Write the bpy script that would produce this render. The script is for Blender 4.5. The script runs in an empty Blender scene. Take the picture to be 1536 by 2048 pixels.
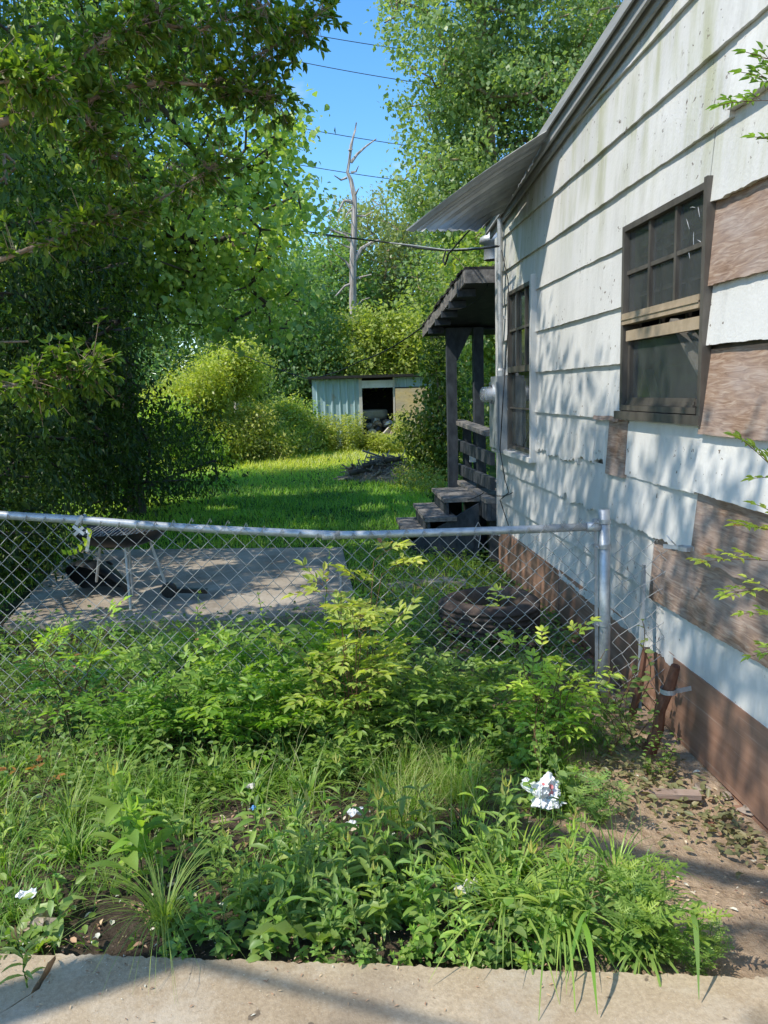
import bpy, math, random
import numpy as np
from mathutils import Vector, Matrix, noise as mnoise
random.seed(7)
rng = np.random.default_rng(11)
SC = bpy.context.scene
COL = SC.collection
R = math.radians

# ------------------------------------------------------------------ camera
F_PX = 1539.0; EYE = 1.6
_p, _y, _r = R(8.886), R(4.15), R(1.7)
FW = np.array([math.sin(_y)*math.cos(_p), math.cos(_y)*math.cos(_p), -math.sin(_p)])
_rt = np.array([math.cos(_y), -math.sin(_y), 0.0]); _up = np.cross(_rt, FW)
RT = _rt*math.cos(_r) - _up*math.sin(_r); UP = _up*math.cos(_r) + _rt*math.sin(_r)
def P(px, py, X=None, Y=None, Z=None):
    """world point seen in the photograph at px,py on the plane X, Y or Z = value"""
    d = FW + (px-768)/F_PX*RT + (1024-py)/F_PX*UP
    t = X/d[0] if X is not None else (Y/d[1] if Y is not None else (Z-EYE)/d[2])
    q = d*t; q[2] += EYE
    return Vector((float(q[0]), float(q[1]), float(q[2])))
cam_d = bpy.data.cameras.new('camera'); cam = bpy.data.objects.new('camera', cam_d); COL.objects.link(cam)
M = Matrix(((RT[0], UP[0], -FW[0], 0), (RT[1], UP[1], -FW[1], 0), (RT[2], UP[2], -FW[2], EYE), (0, 0, 0, 1)))
cam.matrix_world = M
cam_d.sensor_fit = 'VERTICAL'; cam_d.sensor_height = 36; cam_d.lens = F_PX/2048*36
cam_d.clip_start = 0.05; cam_d.clip_end = 2000
SC.camera = cam

# ------------------------------------------------------------------ light
LIGHT = Vector((1.0, 0.42, -1.45)).normalized()
S = -LIGHT
sun_d = bpy.data.lights.new('sun', 'SUN'); sun = bpy.data.objects.new('sun', sun_d); COL.objects.link(sun)
sun_d.energy = 5.0; sun_d.angle = R(0.5); sun_d.color = (1.0, 0.945, 0.84)
sun.rotation_euler = LIGHT.to_track_quat('-Z', 'Y').to_euler(); sun.location = (-10, 0, 15)
W = bpy.data.worlds.new('World'); SC.world = W; W.use_nodes = True
nt = W.node_tree; nt.nodes.clear()
def wn(t, **k):
    n = nt.nodes.new(t)
    for a, b in k.items(): setattr(n, a, b)
    return n
sky = wn('ShaderNodeTexSky', sky_type='NISHITA', sun_disc=False)
sky.sun_elevation = math.asin(S.z); sky.sun_rotation = math.atan2(S.x, S.y)
sky.air_density = 1.0; sky.dust_density = 0.3; sky.ozone_density = 3.0
hs = wn('ShaderNodeHueSaturation'); hs.inputs['Saturation'].default_value = 1.26; hs.inputs['Value'].default_value = 1.95; hs.inputs['Hue'].default_value = 0.497
tc = wn('ShaderNodeTexCoord')
nz = wn('ShaderNodeTexNoise'); nz.inputs['Scale'].default_value = 9; nz.inputs['Detail'].default_value = 8
mp = wn('ShaderNodeMapping'); mp.inputs['Scale'].default_value = (1, 1, 2.2)
sep = wn('ShaderNodeSeparateXYZ')
rmp = wn('ShaderNodeMapRange'); rmp.inputs['From Min'].default_value = 0.64; rmp.inputs['From Max'].default_value = 0.80
band = wn('ShaderNodeMapRange'); band.inputs['From Min'].default_value = 0.42; band.inputs['From Max'].default_value = 0.22
mul = wn('ShaderNodeMath', operation='MULTIPLY'); mix = wn('ShaderNodeMix', data_type='RGBA')
bg = wn('ShaderNodeBackground'); bg.inputs['Strength'].default_value = 0.15; ow = wn('ShaderNodeOutputWorld')
L = nt.links.new
L(sky.outputs[0], hs.inputs['Color']); L(tc.outputs['Generated'], mp.inputs[0]); L(mp.outputs[0], nz.inputs['Vector'])
L(nz.outputs[0], rmp.inputs['Value']); L(tc.outputs['Generated'], sep.inputs[0]); L(sep.outputs[2], band.inputs['Value'])
L(rmp.outputs[0], mul.inputs[0]); L(band.outputs[0], mul.inputs[1]); L(mul.outputs[0], mix.inputs['Factor'])
L(hs.outputs[0], mix.inputs['A']); mix.inputs['B'].default_value = (7, 7.2, 7.6, 1)
L(mix.outputs['Result'], bg.inputs[0]); L(bg.outputs[0], ow.inputs[0])
SC.view_settings.view_transform = 'Standard'; SC.view_settings.look = 'None'; SC.view_settings.exposure = 0
try:
    SC.cycles.max_bounces = 7; SC.cycles.diffuse_bounces = 4; SC.cycles.glossy_bounces = 3; SC.cycles.transmission_bounces = 4
    SC.cycles.transparent_max_bounces = 6; SC.cycles.caustics_reflective = False; SC.cycles.caustics_refractive = False
    SC.cycles.sample_clamp_indirect = 6
except Exception: pass

# ------------------------------------------------------------------ materials
class NT:
    def __init__(s, name, rough=0.8, spec=0.3):
        s.m = bpy.data.materials.new(name); s.m.use_nodes = True; s.t = s.m.node_tree
        s.b = s.t.nodes['Principled BSDF']; s.b.inputs['Roughness'].default_value = rough
        s.b.inputs['Specular IOR Level'].default_value = spec
        s.o = s.t.nodes['Material Output']; s._c = None
    def n(s, t, **k):
        n = s.t.nodes.new(t)
        for a, b in k.items(): setattr(n, a, b)
        return n
    def l(s, a, b): s.t.links.new(a, b)
    def co(s):
        if not s._c: s._c = s.n('ShaderNodeTexCoord')
        return s._c.outputs['Object']
    def noise(s, scale=5, detail=4, st=(1, 1, 1), rough=0.55, off=(0, 0, 0)):
        mp = s.n('ShaderNodeMapping'); mp.inputs['Scale'].default_value = st; mp.inputs['Location'].default_value = off
        s.l(s.co(), mp.inputs[0])
        z = s.n('ShaderNodeTexNoise'); z.inputs['Scale'].default_value = scale; z.inputs['Detail'].default_value = detail
        z.inputs['Roughness'].default_value = rough
        s.l(mp.outputs[0], z.inputs['Vector']); return z.outputs[0]
    def ramp(s, x, stops):
        r = s.n('ShaderNodeValToRGB'); e = r.color_ramp.elements
        while len(e) < len(stops): e.new(0.5)
        for el, (p, c) in zip(e, stops):
            el.position = p; el.color = (*c, 1) if len(c) == 3 else c
        s.l(x, r.inputs[0]); return r.outputs[0]
    def rng(s, x, a, b, c=0, d=1):
        r = s.n('ShaderNodeMapRange'); r.inputs['From Min'].default_value = a; r.inputs['From Max'].default_value = b
        r.inputs['To Min'].default_value = c; r.inputs['To Max'].default_value = d; s.l(x, r.inputs['Value']); return r.outputs[0]
    def mix(s, f, a, b, bt='MIX'):
        m = s.n('ShaderNodeMix', data_type='RGBA', blend_type=bt)
        for nm, v in (('A', a), ('B', b)):
            if isinstance(v, tuple): m.inputs[nm].default_value = (*v, 1) if len(v) == 3 else v
            else: s.l(v, m.inputs[nm])
        if isinstance(f, (int, float)): m.inputs['Factor'].default_value = f
        else: s.l(f, m.inputs['Factor'])
        return m.outputs['Result']
    def math(s, op, a, b=0.0):
        m = s.n('ShaderNodeMath', operation=op)
        for i, v in enumerate((a, b)):
            if isinstance(v, (int, float)): m.inputs[i].default_value = v
            else: s.l(v, m.inputs[i])
        return m.outputs[0]
    def xyz(s, i):
        q = s.n('ShaderNodeSeparateXYZ'); s.l(s.co(), q.inputs[0]); return q.outputs[i]
    def attr(s, name='tint'):
        a = s.n('ShaderNodeAttribute'); a.attribute_name = name; return a.outputs['Fac']
    def color(s, c):
        if isinstance(c, tuple): s.b.inputs['Base Color'].default_value = (*c, 1)
        else: s.l(c, s.b.inputs['Base Color'])
    def bump(s, h, st=0.3, d=0.02):
        b = s.n('ShaderNodeBump'); b.inputs['Strength'].default_value = st; b.inputs['Distance'].default_value = d
        s.l(h, b.inputs['Height']); s.l(b.outputs[0], s.b.inputs['Normal'])

def leafmat(name, stops, rough=0.42, tr=0.42, trc=(1.5, 1.6, 0.55), spec=0.4):
    k = NT(name, rough, spec)
    c = k.ramp(k.attr(), stops)
    oi = k.n('ShaderNodeObjectInfo'); hv = k.n('ShaderNodeHueSaturation'); k.l(k.rng(oi.outputs['Random'], 0, 1, .482, .508), hv.inputs['Hue']); k.l(k.rng(k.math('FRACT', k.math('MULTIPLY', oi.outputs['Random'], 7.3)), 0, 1, .82, 1.2), hv.inputs['Value'])
    k.l(k.rng(k.math('FRACT', k.math('MULTIPLY', oi.outputs['Random'], 3.7)), 0, 1, .82, 1.02), hv.inputs['Saturation']); k.l(c, hv.inputs['Color']); c = hv.outputs[0]; k.color(c)
    t = k.n('ShaderNodeBsdfTranslucent'); k.l(k.mix(1.0, c, trc, 'MULTIPLY'), t.inputs[0])
    ms = k.n('ShaderNodeMixShader'); ms.inputs[0].default_value = tr
    k.l(k.b.outputs[0], ms.inputs[1]); k.l(t.outputs[0], ms.inputs[2]); k.l(ms.outputs[0], k.o.inputs[0]); return k.m
KL = 1.9
G = lambda a, b, c: (min(.6, a*KL*1.2), min(.62, b*KL*1.02), c*KL*.85)
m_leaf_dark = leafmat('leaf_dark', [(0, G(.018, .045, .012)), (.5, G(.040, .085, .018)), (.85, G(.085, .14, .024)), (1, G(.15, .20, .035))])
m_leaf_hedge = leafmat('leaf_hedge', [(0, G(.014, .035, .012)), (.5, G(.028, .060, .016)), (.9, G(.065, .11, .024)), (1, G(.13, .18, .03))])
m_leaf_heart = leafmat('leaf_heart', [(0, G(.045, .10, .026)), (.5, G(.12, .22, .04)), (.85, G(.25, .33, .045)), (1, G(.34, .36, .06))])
m_leaf_far = leafmat('leaf_far', [(0, G(.06, .12, .05)), (.5, G(.11, .195, .075)), (1, G(.20, .28, .10))])  # leaf colour paled to stand in for aerial haze
m_leaf_far2 = leafmat('leaf_far_dull', [(0, G(.07, .11, .055)), (.5, G(.125, .175, .08)), (1, G(.21, .25, .11))])  # haze over the distance is put into this colour as well
m_leaf_yel = leafmat('leaf_yellow_green', [(0, G(.10, .16, .025)), (.5, G(.19, .26, .04)), (1, G(.34, .36, .07))])
m_leaf_nan = leafmat('leaf_nandina', [(0, G(.035, .10, .02)), (.4, G(.085, .19, .025)), (.8, G(.22, .35, .035)), (.97, G(.32, .42, .04)), (1, G(.26, .12, .04))])
m_leaf_weed = leafmat('leaf_weed', [(0, G(.045, .11, .028)), (.5, G(.095, .19, .040)), (.93, G(.18, .28, .055)), (.96, G(.32, .26, .08)), (1, G(.26, .15, .07))])
m_leaf_dusty = leafmat('leaf_dusty', [(0, G(.06, .085, .04)), (.5, G(.11, .13, .065)), (1, G(.20, .19, .10))], tr=.2)
m_leaf_red = leafmat('leaf_red', [(0, G(.16, .07, .03)), (.5, G(.20, .14, .04)), (1, G(.18, .22, .04))])
m_grass = leafmat('grass_blade', [(0, G(.05, .12, .02)), (.5, G(.10, .21, .03)), (.93, G(.19, .30, .045)), (.97, G(.35, .32, .14)), (1, G(.45, .38, .2))], tr=.45, trc=(1.25, 1.45, .45))
m_lawn = leafmat('lawn_blade', [(0, G(.05, .14, .012)), (.45, G(.14, .29, .02)), (.8, G(.29, .42, .03)), (.97, G(.34, .40, .06)), (1, G(.40, .33, .16))], tr=.45, trc=(1.3, 1.35, .4))
m_litter = leafmat('dead_leaf', [(0, G(.07, .045, .03)), (.5, G(.18, .12, .075)), (.8, G(.32, .23, .15)), (1, G(.5, .42, .33))], tr=.1, rough=.8)

def bark(name, a, b, st=(1, 1, .25)):
    k = NT(name, .9, .15); z = k.noise(14, 6, st); k.color(k.ramp(z, [(.3, a), (.7, b)])); k.bump(z, .6, .03); return k.m
m_bark = bark('bark_dark', (.035, .028, .022), (.13, .11, .09))
m_twig = bark('bark_twig', (.22, .15, .10), (.48, .36, .26))
m_deadwood = bark('dead_wood', (.20, .16, .13), (.62, .54, .47), (1, 1, .12))
m_stem = bark('green_stem', (.06, .12, .03), (.13, .2, .05))
m_stemr = bark('reddish_stem', (.09, .05, .03), (.2, .12, .06))

def m_siding():
    k = NT('painted_siding', .55, .35)
    streak = k.noise(7, 6, (1, 1, .10), .65); big = k.noise(1.3, 5, (1, 1, .7)); z = k.xyz(2)
    fine = k.noise(60, 3)
    base = k.mix(k.rng(big, .35, .7), (.72, .70, .665), (.56, .55, .52))
    hi = k.rng(z, 2.2, 2.75); lo = k.rng(z, 3.7, 3.2)
    mold = k.math('MULTIPLY', k.math('MULTIPLY', k.rng(streak, .44, .62), k.rng(big, .36, .52)), k.math('MULTIPLY', hi, lo))
    c = k.mix(k.math('MULTIPLY', mold, .75), base, (.42, .43, .25))
    grime = k.math('MULTIPLY', k.rng(streak, .53, .8), .35); c = k.mix(grime, c, (.43, .39, .32))
    st2 = k.noise(3.5, 6, (1, 1, .6), .7, (3, 7, 1)); low = k.rng(z, 1.5, .4)
    c = k.mix(k.math('MULTIPLY', k.math('MULTIPLY', k.rng(st2, .55, .68), low), .55), c, (.47, .37, .29))
    chip = k.noise(26, 4, (1, 1, 1), .6, (5, 5, 5)); msk = k.noise(2.2, 3, (1, 1, 1), .5, (9, 1, 4))
    cc = k.math('MULTIPLY', k.rng(chip, .66, .675), k.rng(msk, .48, .55)); c = k.mix(cc, c, (.16, .12, .09))
    sm = k.noise(9, 5, (1, 1, .35), .7, (2, 8, 3)); c = k.mix(k.rng(sm, .5, .8, 0, .5), c, (.40, .39, .36))
    k.color(c); k.bump(k.math('ADD', fine, k.math('MULTIPLY', streak, 1.5)), .18, .01); return k.m
m_siding = m_siding()
def plywood(name, a, b, c2):
    k = NT(name, .85, .15)
    d = k.noise(2.2, 4, (1, 1, 2.2), .6); mp = k.n('ShaderNodeMapping'); mp.inputs['Scale'].default_value = (1, 1.2, 9)
    k.l(k.co(), mp.inputs[0]); w = k.n('ShaderNodeTexNoise'); w.inputs['Scale'].default_value = 6; w.inputs['Detail'].default_value = 8
    w.inputs['Distortion'].default_value = 1.4; k.l(mp.outputs[0], w.inputs['Vector'])
    fine = k.noise(35, 4, (1, .6, 8), .7)
    c = k.ramp(w.outputs[0], [(.3, a), (.52, b), (.72, c2)])
    c = k.mix(k.rng(d, .4, .7), c, k.mix(.5, c, (.42, .38, .37))); c = k.mix(k.rng(fine, .58, .75, 0, .6), c, (.07, .045, .03))
    k.color(c); k.bump(w.outputs[0], .25, .01); return k.m
m_ply = plywood('weathered_plywood', (.20, .12, .08), (.33, .22, .155), (.46, .35, .27))
m_ply_door = plywood('tan_plywood', (.58, .40, .17), (.70, .52, .26), (.76, .60, .36))
def m_simple(name, c1, c2, scale=8, st=(1, 1, 1), rough=.7, spec=.3, metal=0, bump=.2):
    k = NT(name, rough, spec); z = k.noise(scale, 6, st, .65); k.color(k.ramp(z, [(.3, c1), (.7, c2)])); k.bump(z, bump, .01)
    k.b.inputs['Metallic'].default_value = metal; return k.m
def m_skirtf():
    k = NT('brown_skirt_board', .6, .3); z = k.noise(5, 6, (1, .25, 3), .65); f = k.noise(18, 4, (1, .1, 6))
    c = k.ramp(z, [(.3, (.24, .13, .085)), (.6, (.36, .21, .145)), (.8, (.46, .32, .24))])
    c = k.mix(k.rng(f, .63, .7, 0, .45), c, (.5, .4, .33)); k.color(c); k.bump(f, .15, .01); return k.m
m_skirt = m_skirtf()
m_frame = m_simple('bronze_aluminium', (.075, .065, .055), (.17, .15, .125), 12, (1, 1, .3), .5, .5, .3)
m_rail_tan = m_simple('faded_tan_rail', (.30, .23, .15), (.46, .36, .25), 12, (1, 1, 1), .55)
m_gal = m_simple('galvanised_steel', (.34, .36, .37), (.58, .60, .61), 22, (1, 1, 1), .45, .5, .45, .1)
m_galdull = m_simple('dull_galvanised', (.34, .35, .35), (.56, .56, .54), 16, (1, 1, 1), .55, .5, .5, .1)
m_wire = m_simple('fence_wire', (.24, .24, .235), (.46, .46, .44), 30, (1, 1, 1), .55, .5, .2, .1)
m_greybox = m_simple('grey_meter_paint', (.23, .25, .26), (.33, .35, .36), 9, (1, 1, 1), .45, .4)
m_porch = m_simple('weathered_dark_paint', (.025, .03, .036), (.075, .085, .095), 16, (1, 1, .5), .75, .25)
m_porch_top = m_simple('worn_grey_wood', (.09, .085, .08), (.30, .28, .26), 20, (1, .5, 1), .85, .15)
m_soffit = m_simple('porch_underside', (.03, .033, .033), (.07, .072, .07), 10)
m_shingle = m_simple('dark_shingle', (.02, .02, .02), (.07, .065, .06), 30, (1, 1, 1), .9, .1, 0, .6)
m_trim = m_simple('grey_trim', (.28, .29, .285), (.42, .42, .40), 14, (1, .2, 3), .7)
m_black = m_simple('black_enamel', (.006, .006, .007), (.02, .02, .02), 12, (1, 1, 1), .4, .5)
m_rubber = m_simple('brown_dusty_rubber', (.045, .032, .026), (.13, .095, .075), 14, (1, 1, 1), .85, .2)
m_cable = m_simple('cable_black', (.012, .012, .014), (.03, .03, .03), 10, (1, 1, 1), .6)
m_rust = m_simple('rusty_brown', (.09, .035, .022), (.25, .12, .075), 20, (1, 1, .4), .85, .2, 0, .5)
m_rock = m_simple('tan_rock', (.22, .17, .13), (.42, .34, .27), 10, (1, 1, 1), .9)
m_whitepl = m_simple('white_plastic', (.72, .73, .75), (.86, .86, .88), 12, (1, 1, 1), .4, .5, 0, .4)
m_redpl = m_simple('pink_plastic_print', (.55, .12, .12), (.75, .3, .3), 12)
m_blue = m_simple('blue_plastic', (.08, .25, .6), (.15, .35, .7), 12)
m_brush = m_simple('dead_sticks', (.14, .11, .085), (.46, .38, .31), 25, (1, 1, 1), .95)
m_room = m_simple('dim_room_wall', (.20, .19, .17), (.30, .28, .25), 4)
m_boardw = m_simple('pale_board', (.5, .47, .42), (.66, .62, .56), 9, (1, 1, .3))
def m_awnf():
    k = NT('corrugated_awning_metal', .5, .4); z = k.noise(9, 5, (1, .2, 1)); k.color(k.ramp(z, [(.3, (.26, .27, .27)), (.7, (.38, .39, .38))]))
    k.b.inputs['Metallic'].default_value = .35; return k.m
m_awn = m_awnf()
def m_shedf():
    k = NT('blue_grey_sheet_metal', .5, .4); z = k.noise(4, 5, (4, 1, .3), .7)
    c = k.ramp(z, [(.3, (.28, .41, .44)), (.7, (.44, .57, .59))]); r = k.noise(3, 5, (1, 1, .6), .6, (4, 4, 4))
    k.color(k.mix(k.rng(r, .6, .72, 0, .6), c, (.28, .17, .11))); return k.m
m_shed = m_shedf()
def m_glassf(name, a, rough=.06, tint=(.012, .016, .016)):
    k = NT(name, rough, .6); dirt = k.noise(6, 6, (1, 1, .5), .7)
    k.color(tint); t = k.n('ShaderNodeBsdfTransparent'); ms = k.n('ShaderNodeMixShader')
    k.l(k.rng(dirt, .3, .75, a, a+.25), ms.inputs[0]); k.l(t.outputs[0], ms.inputs[1]); k.l(k.b.outputs[0], ms.inputs[2]); k.l(ms.outputs[0], k.o.inputs[0])
    return k.m
m_glass = m_glassf('dusty_glass_reflection_tint', .25, .06, (.11, .12, .12)); m_glass2 = m_glassf('dark_window_glass', .75, .04, (.06, .07, .068))  # pane tints lightened to paint in sky and foliage reflections, besides the dust
m_meterglass = m_glassf('meter_glass', .3, .05, (.5, .5, .5))
def m_concf(name, a, b, c2):
    k = NT(name, .9, .2); big = k.noise(1.6, 5, (1, 1, 1), .6); sp = k.noise(70, 4, (1, 1, 1), .7); st = k.noise(.9, 4, (1, 1, 1), .6, (4, 2, 0))
    c = k.ramp(big, [(.3, a), (.5, b), (.72, c2)]); c = k.mix(k.rng(sp, .35, .7, .0, .55), c, k.mix(1, c, (.45, .43, .40), 'MULTIPLY'))  # broad tone contrast paints uneven sunlight into the concrete
    v = k.n('ShaderNodeTexVoronoi'); v.inputs['Scale'].default_value = 130; k.l(k.co(), v.inputs['Vector'])
    c = k.mix(k.rng(v.outputs[0], .18, .10, 0, .6), c, (.52, .47, .40)); c = k.mix(k.rng(st, .55, .66, 0, .5), c, (.13, .105, .085)); st2 = k.noise(3.2, 6, (1, 1, 1), .7, (1, 7, 0)); c = k.mix(k.rng(st2, .5, .7, 0, .55), c, (.55, .49, .40)); st3 = k.noise(14, 3, (1, 1, 1), .5, (1, 2, 0)); c = k.mix(k.rng(st3, .70, .73, 0, .7), c, (.08, .06, .045))  # pale blotches paint in bright sun dapples; the dark spots are stains
    cr = k.n('ShaderNodeTexVoronoi', feature='DISTANCE_TO_EDGE'); cr.inputs['Scale'].default_value = 1.1; k.l(k.co(), cr.inputs['Vector'])
    k.color(c); k.bump(sp, .5, .006); return k.m
m_conc = m_concf('sidewalk_concrete', (.33, .245, .155), (.45, .35, .235), (.55, .45, .32))
m_slab = m_concf('pad_concrete', (.27, .22, .165), (.40, .34, .265), (.50, .44, .36))
def m_groundf():
    k = NT('soil', .95, .1); big = k.noise(.9, 5); f = k.noise(22, 6, (1, 1, 1), .7); x = k.xyz(0); y = k.xyz(1)
    dark = k.ramp(f, [(.3, (.03, .022, .016)), (.7, (.10, .075, .055))]); tan = k.ramp(f, [(.3, (.32, .22, .14)), (.7, (.56, .42, .29))])
    w = k.math('ADD', k.rng(x, .45, 1.0), k.math('MULTIPLY', k.math('SUBTRACT', big, .5), 1.5))
    c = k.mix(w, dark, tan); far = k.rng(y, 5.6, 7.5); c = k.mix(far, c, k.ramp(f, [(.3, (.02, .05, .012)), (.7, (.05, .11, .02))]))
    k.color(c); k.bump(f, .9, .03); return k.m
m_ground = m_groundf()

# ------------------------------------------------------------------ object helpers
def tag(o, label=None, cat=None, group=None, kind=None):
    if label: o['label'] = label
    if cat: o['category'] = cat
    if group: o['group'] = group
    if kind: o['kind'] = kind
    return o
def empty(name, label, cat, loc=(0, 0, 0), rz=0, group=None):
    o = bpy.data.objects.new(name, None); COL.objects.link(o); o.location = loc; o.rotation_euler.z = rz
    o.empty_display_size = .1
    return tag(o, label, cat, group)
def link(name, me, mats, parent=None, smooth=False):
    for m in (mats if isinstance(mats, (list, tuple)) else [mats]): me.materials.append(m)
    if smooth: me.polygons.foreach_set('use_smooth', [True]*len(me.polygons))
    o = bpy.data.objects.new(name, me); COL.objects.link(o)
    if parent is not None:
        o.parent = parent
        o.matrix_parent_inverse = Matrix.Identity(4)
    return o
class MB:
    def __init__(s): s.v = []; s.f = []
    def quad(s, a, b, c, d):
        n = len(s.v); s.v += [tuple(a), tuple(b), tuple(c), tuple(d)]; s.f.append((n, n+1, n+2, n+3)); return s
    def hexa(s, p):  # 8 points: bottom 4 ccw, top 4 ccw
        n = len(s.v); s.v += [tuple(q) for q in p]
        for f in ((3, 2, 1, 0), (4, 5, 6, 7), (0, 1, 5, 4), (1, 2, 6, 5), (2, 3, 7, 6), (3, 0, 4, 7)): s.f.append(tuple(n+i for i in f))
        return s
    def box(s, x0, x1, y0, y1, z0, z1):
        return s.hexa([(x0, y0, z0), (x1, y0, z0), (x1, y1, z0), (x0, y1, z0), (x0, y0, z1), (x1, y0, z1), (x1, y1, z1), (x0, y1, z1)])
    def beam(s, a, b, w, h, up=(0, 0, 1)):
        a = Vector(a); b = Vector(b); d = (b-a).normalized(); sd = d.cross(Vector(up)).normalized()*w/2; u = sd.cross(d).normalized()*h/2
        return s.hexa([a-sd-u, a+sd-u, b+sd-u, b-sd-u, a-sd+u, a+sd+u, b+sd+u, b-sd+u])
    def tube(s, pts, r, n=8, caps=True):
        pts = [Vector(p) for p in pts]; k = len(pts); rr = r if isinstance(r, (list, tuple)) else [r]*k
        base = len(s.v); pu = None
        for i, p in enumerate(pts):
            d = (pts[min(i+1, k-1)]-pts[max(i-1, 0)])
            d = d.normalized() if d.length > 1e-9 else Vector((0, 0, 1))
            if pu is None: pu = d.orthogonal().normalized()
            u = (pu-d*pu.dot(d)); u = u.normalized() if u.length > 1e-6 else d.orthogonal().normalized(); pu = u; w = d.cross(u)
            for j in range(n):
                a = 2*math.pi*j/n; s.v.append(tuple(p+(u*math.cos(a)+w*math.sin(a))*rr[i]))
        for i in range(k-1):
            for j in range(n):
                a = base+i*n+j; b = base+i*n+(j+1) % n; s.f.append((a, b, b+n, a+n))
        if caps:
            s.f.append(tuple(base+j for j in range(n))[::-1]); s.f.append(tuple(base+(k-1)*n+j for j in range(n)))
        return s
    def lathe(s, prof, n=24, c=(0, 0, 0), ax='z'):
        base = len(s.v); k = len(prof)
        for (r, h) in prof:
            for j in range(n):
                a = 2*math.pi*j/n; x, y, z = r*math.cos(a), r*math.sin(a), h
                if ax == 'x': x, y, z = z, x, y
                if ax == 'y': x, y, z = x, z, y
                s.v.append((x+c[0], y+c[1], z+c[2]))
        for i in range(k-1):
            for j in range(n):
                a = base+i*n+j; b = base+i*n+(j+1) % n; s.f.append((a, b, b+n, a+n))
        return s
    def xform(s, m): s.v = [tuple(m @ Vector(p)) for p in s.v]; return s
    def build(s, name, mats, parent=None, smooth=False, off=None):
        if off is not None: s.v = [(a-off[0], b-off[1], c-off[2]) for a, b, c in s.v]
        me = bpy.data.meshes.new(name); me.from_pydata(s.v, [], s.f); me.validate(); me.update()
        return link(name, me, mats, parent, smooth)

# leaf templates: verts (along, across, normal), faces
T = {
 'dia': (np.array([(0, 0, 0), (.45, .5, .06), (1, 0, -.08), (.45, -.5, .06)]), [(0, 3, 2, 1)]),
 'fold': (np.array([(0, 0, 0), (.3, .46, .10), (.65, .40, .06), (1, 0, -.12), (.65, -.40, .06), (.3, -.46, .10)]), [(0, 3, 2, 1), (0, 5, 4, 3)]),
 'lance': (np.array([(0, 0, 0), (.3, 0, .02), (.65, 0, -.02), (1, 0, -.20), (.22, .38, .09), (.55, .5, .08), (.82, .3, -.04), (.22, -.38, .09), (.55, -.5, .08), (.82, -.3, -.04)]),
           [(0, 1, 4), (1, 2, 5, 4), (2, 3, 6, 5), (0, 7, 1), (1, 7, 8, 2), (2, 8, 9, 3)]),
 'heart': (np.array([(0, 0, 0), (.12, .38, .05), (.45, .5, .07), (1, 0, -.15), (.45, -.5, .07), (.12, -.38, .05)]), [(0, 3, 2, 1), (0, 5, 4, 3)]),
}
def lobed():
    v = [(0, 0, 0)]; f = []
    mids = [.0, .22, .42, .62, .8, 1.0]; v = [(m, 0, 0.0-.12*m*m) for m in mids]
    for s in (1, -1):
        for i, (m, wd) in enumerate(((.12, .30), (.32, .52), (.52, .46), (.72, .30))):
            n = len(v); v += [(m+.02, .04*s, 0), (m+.10, wd*s*.6, .04), (m+.24, wd*s, .0), (m+.17, wd*s*.45, .03), (m+.15, .04*s, 0)]
            f.append((n, n+1, n+3, n+4)); f.append((n+1, n+2, n+3))
            n = len(v); v += [(m+.10, wd*s*.55, .03), (m+.10, wd*s*.95, .0), (m+.17, wd*s*.65, .02)]; f.append((n, n+1, n+2))
        n = len(v); v += [(0, 0, 0), (.3, .05*s, .01), (.85, .05*s, -.06), (.9, .16*s, -.08), (1.08, 0, -.14)]
        f.append((n, n+1, n+2, n+4)); f.append((n+2, n+3, n+4))
    return np.array(v), f
T['lobed'] = lobed()
def serr():
    v = []; f = []; K = 9
    for i in range(K+1):
        t = i/K; w = .5*math.sin(math.pi*min(1, t*.85+.1))**.8*(1-.15*(i % 2))+(.0 if i % 2 else .10); w *= (1-t)**.25 if t < 1 else 0
        dz = .18*t-.5*t*t
        v += [(t, 0, dz), (t+(.03 if i % 2 else -.02), w, dz+.08*(1 if i % 2 else .3)), (t+(.03 if i % 2 else -.02), -w, dz+.08*(1 if i % 2 else .3))]
    for i in range(K):
        a = i*3; f += [(a, a+3, a+4, a+1), (a, a+2, a+5, a+3)]
    return np.array(v), f
T['serr'] = serr()

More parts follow.
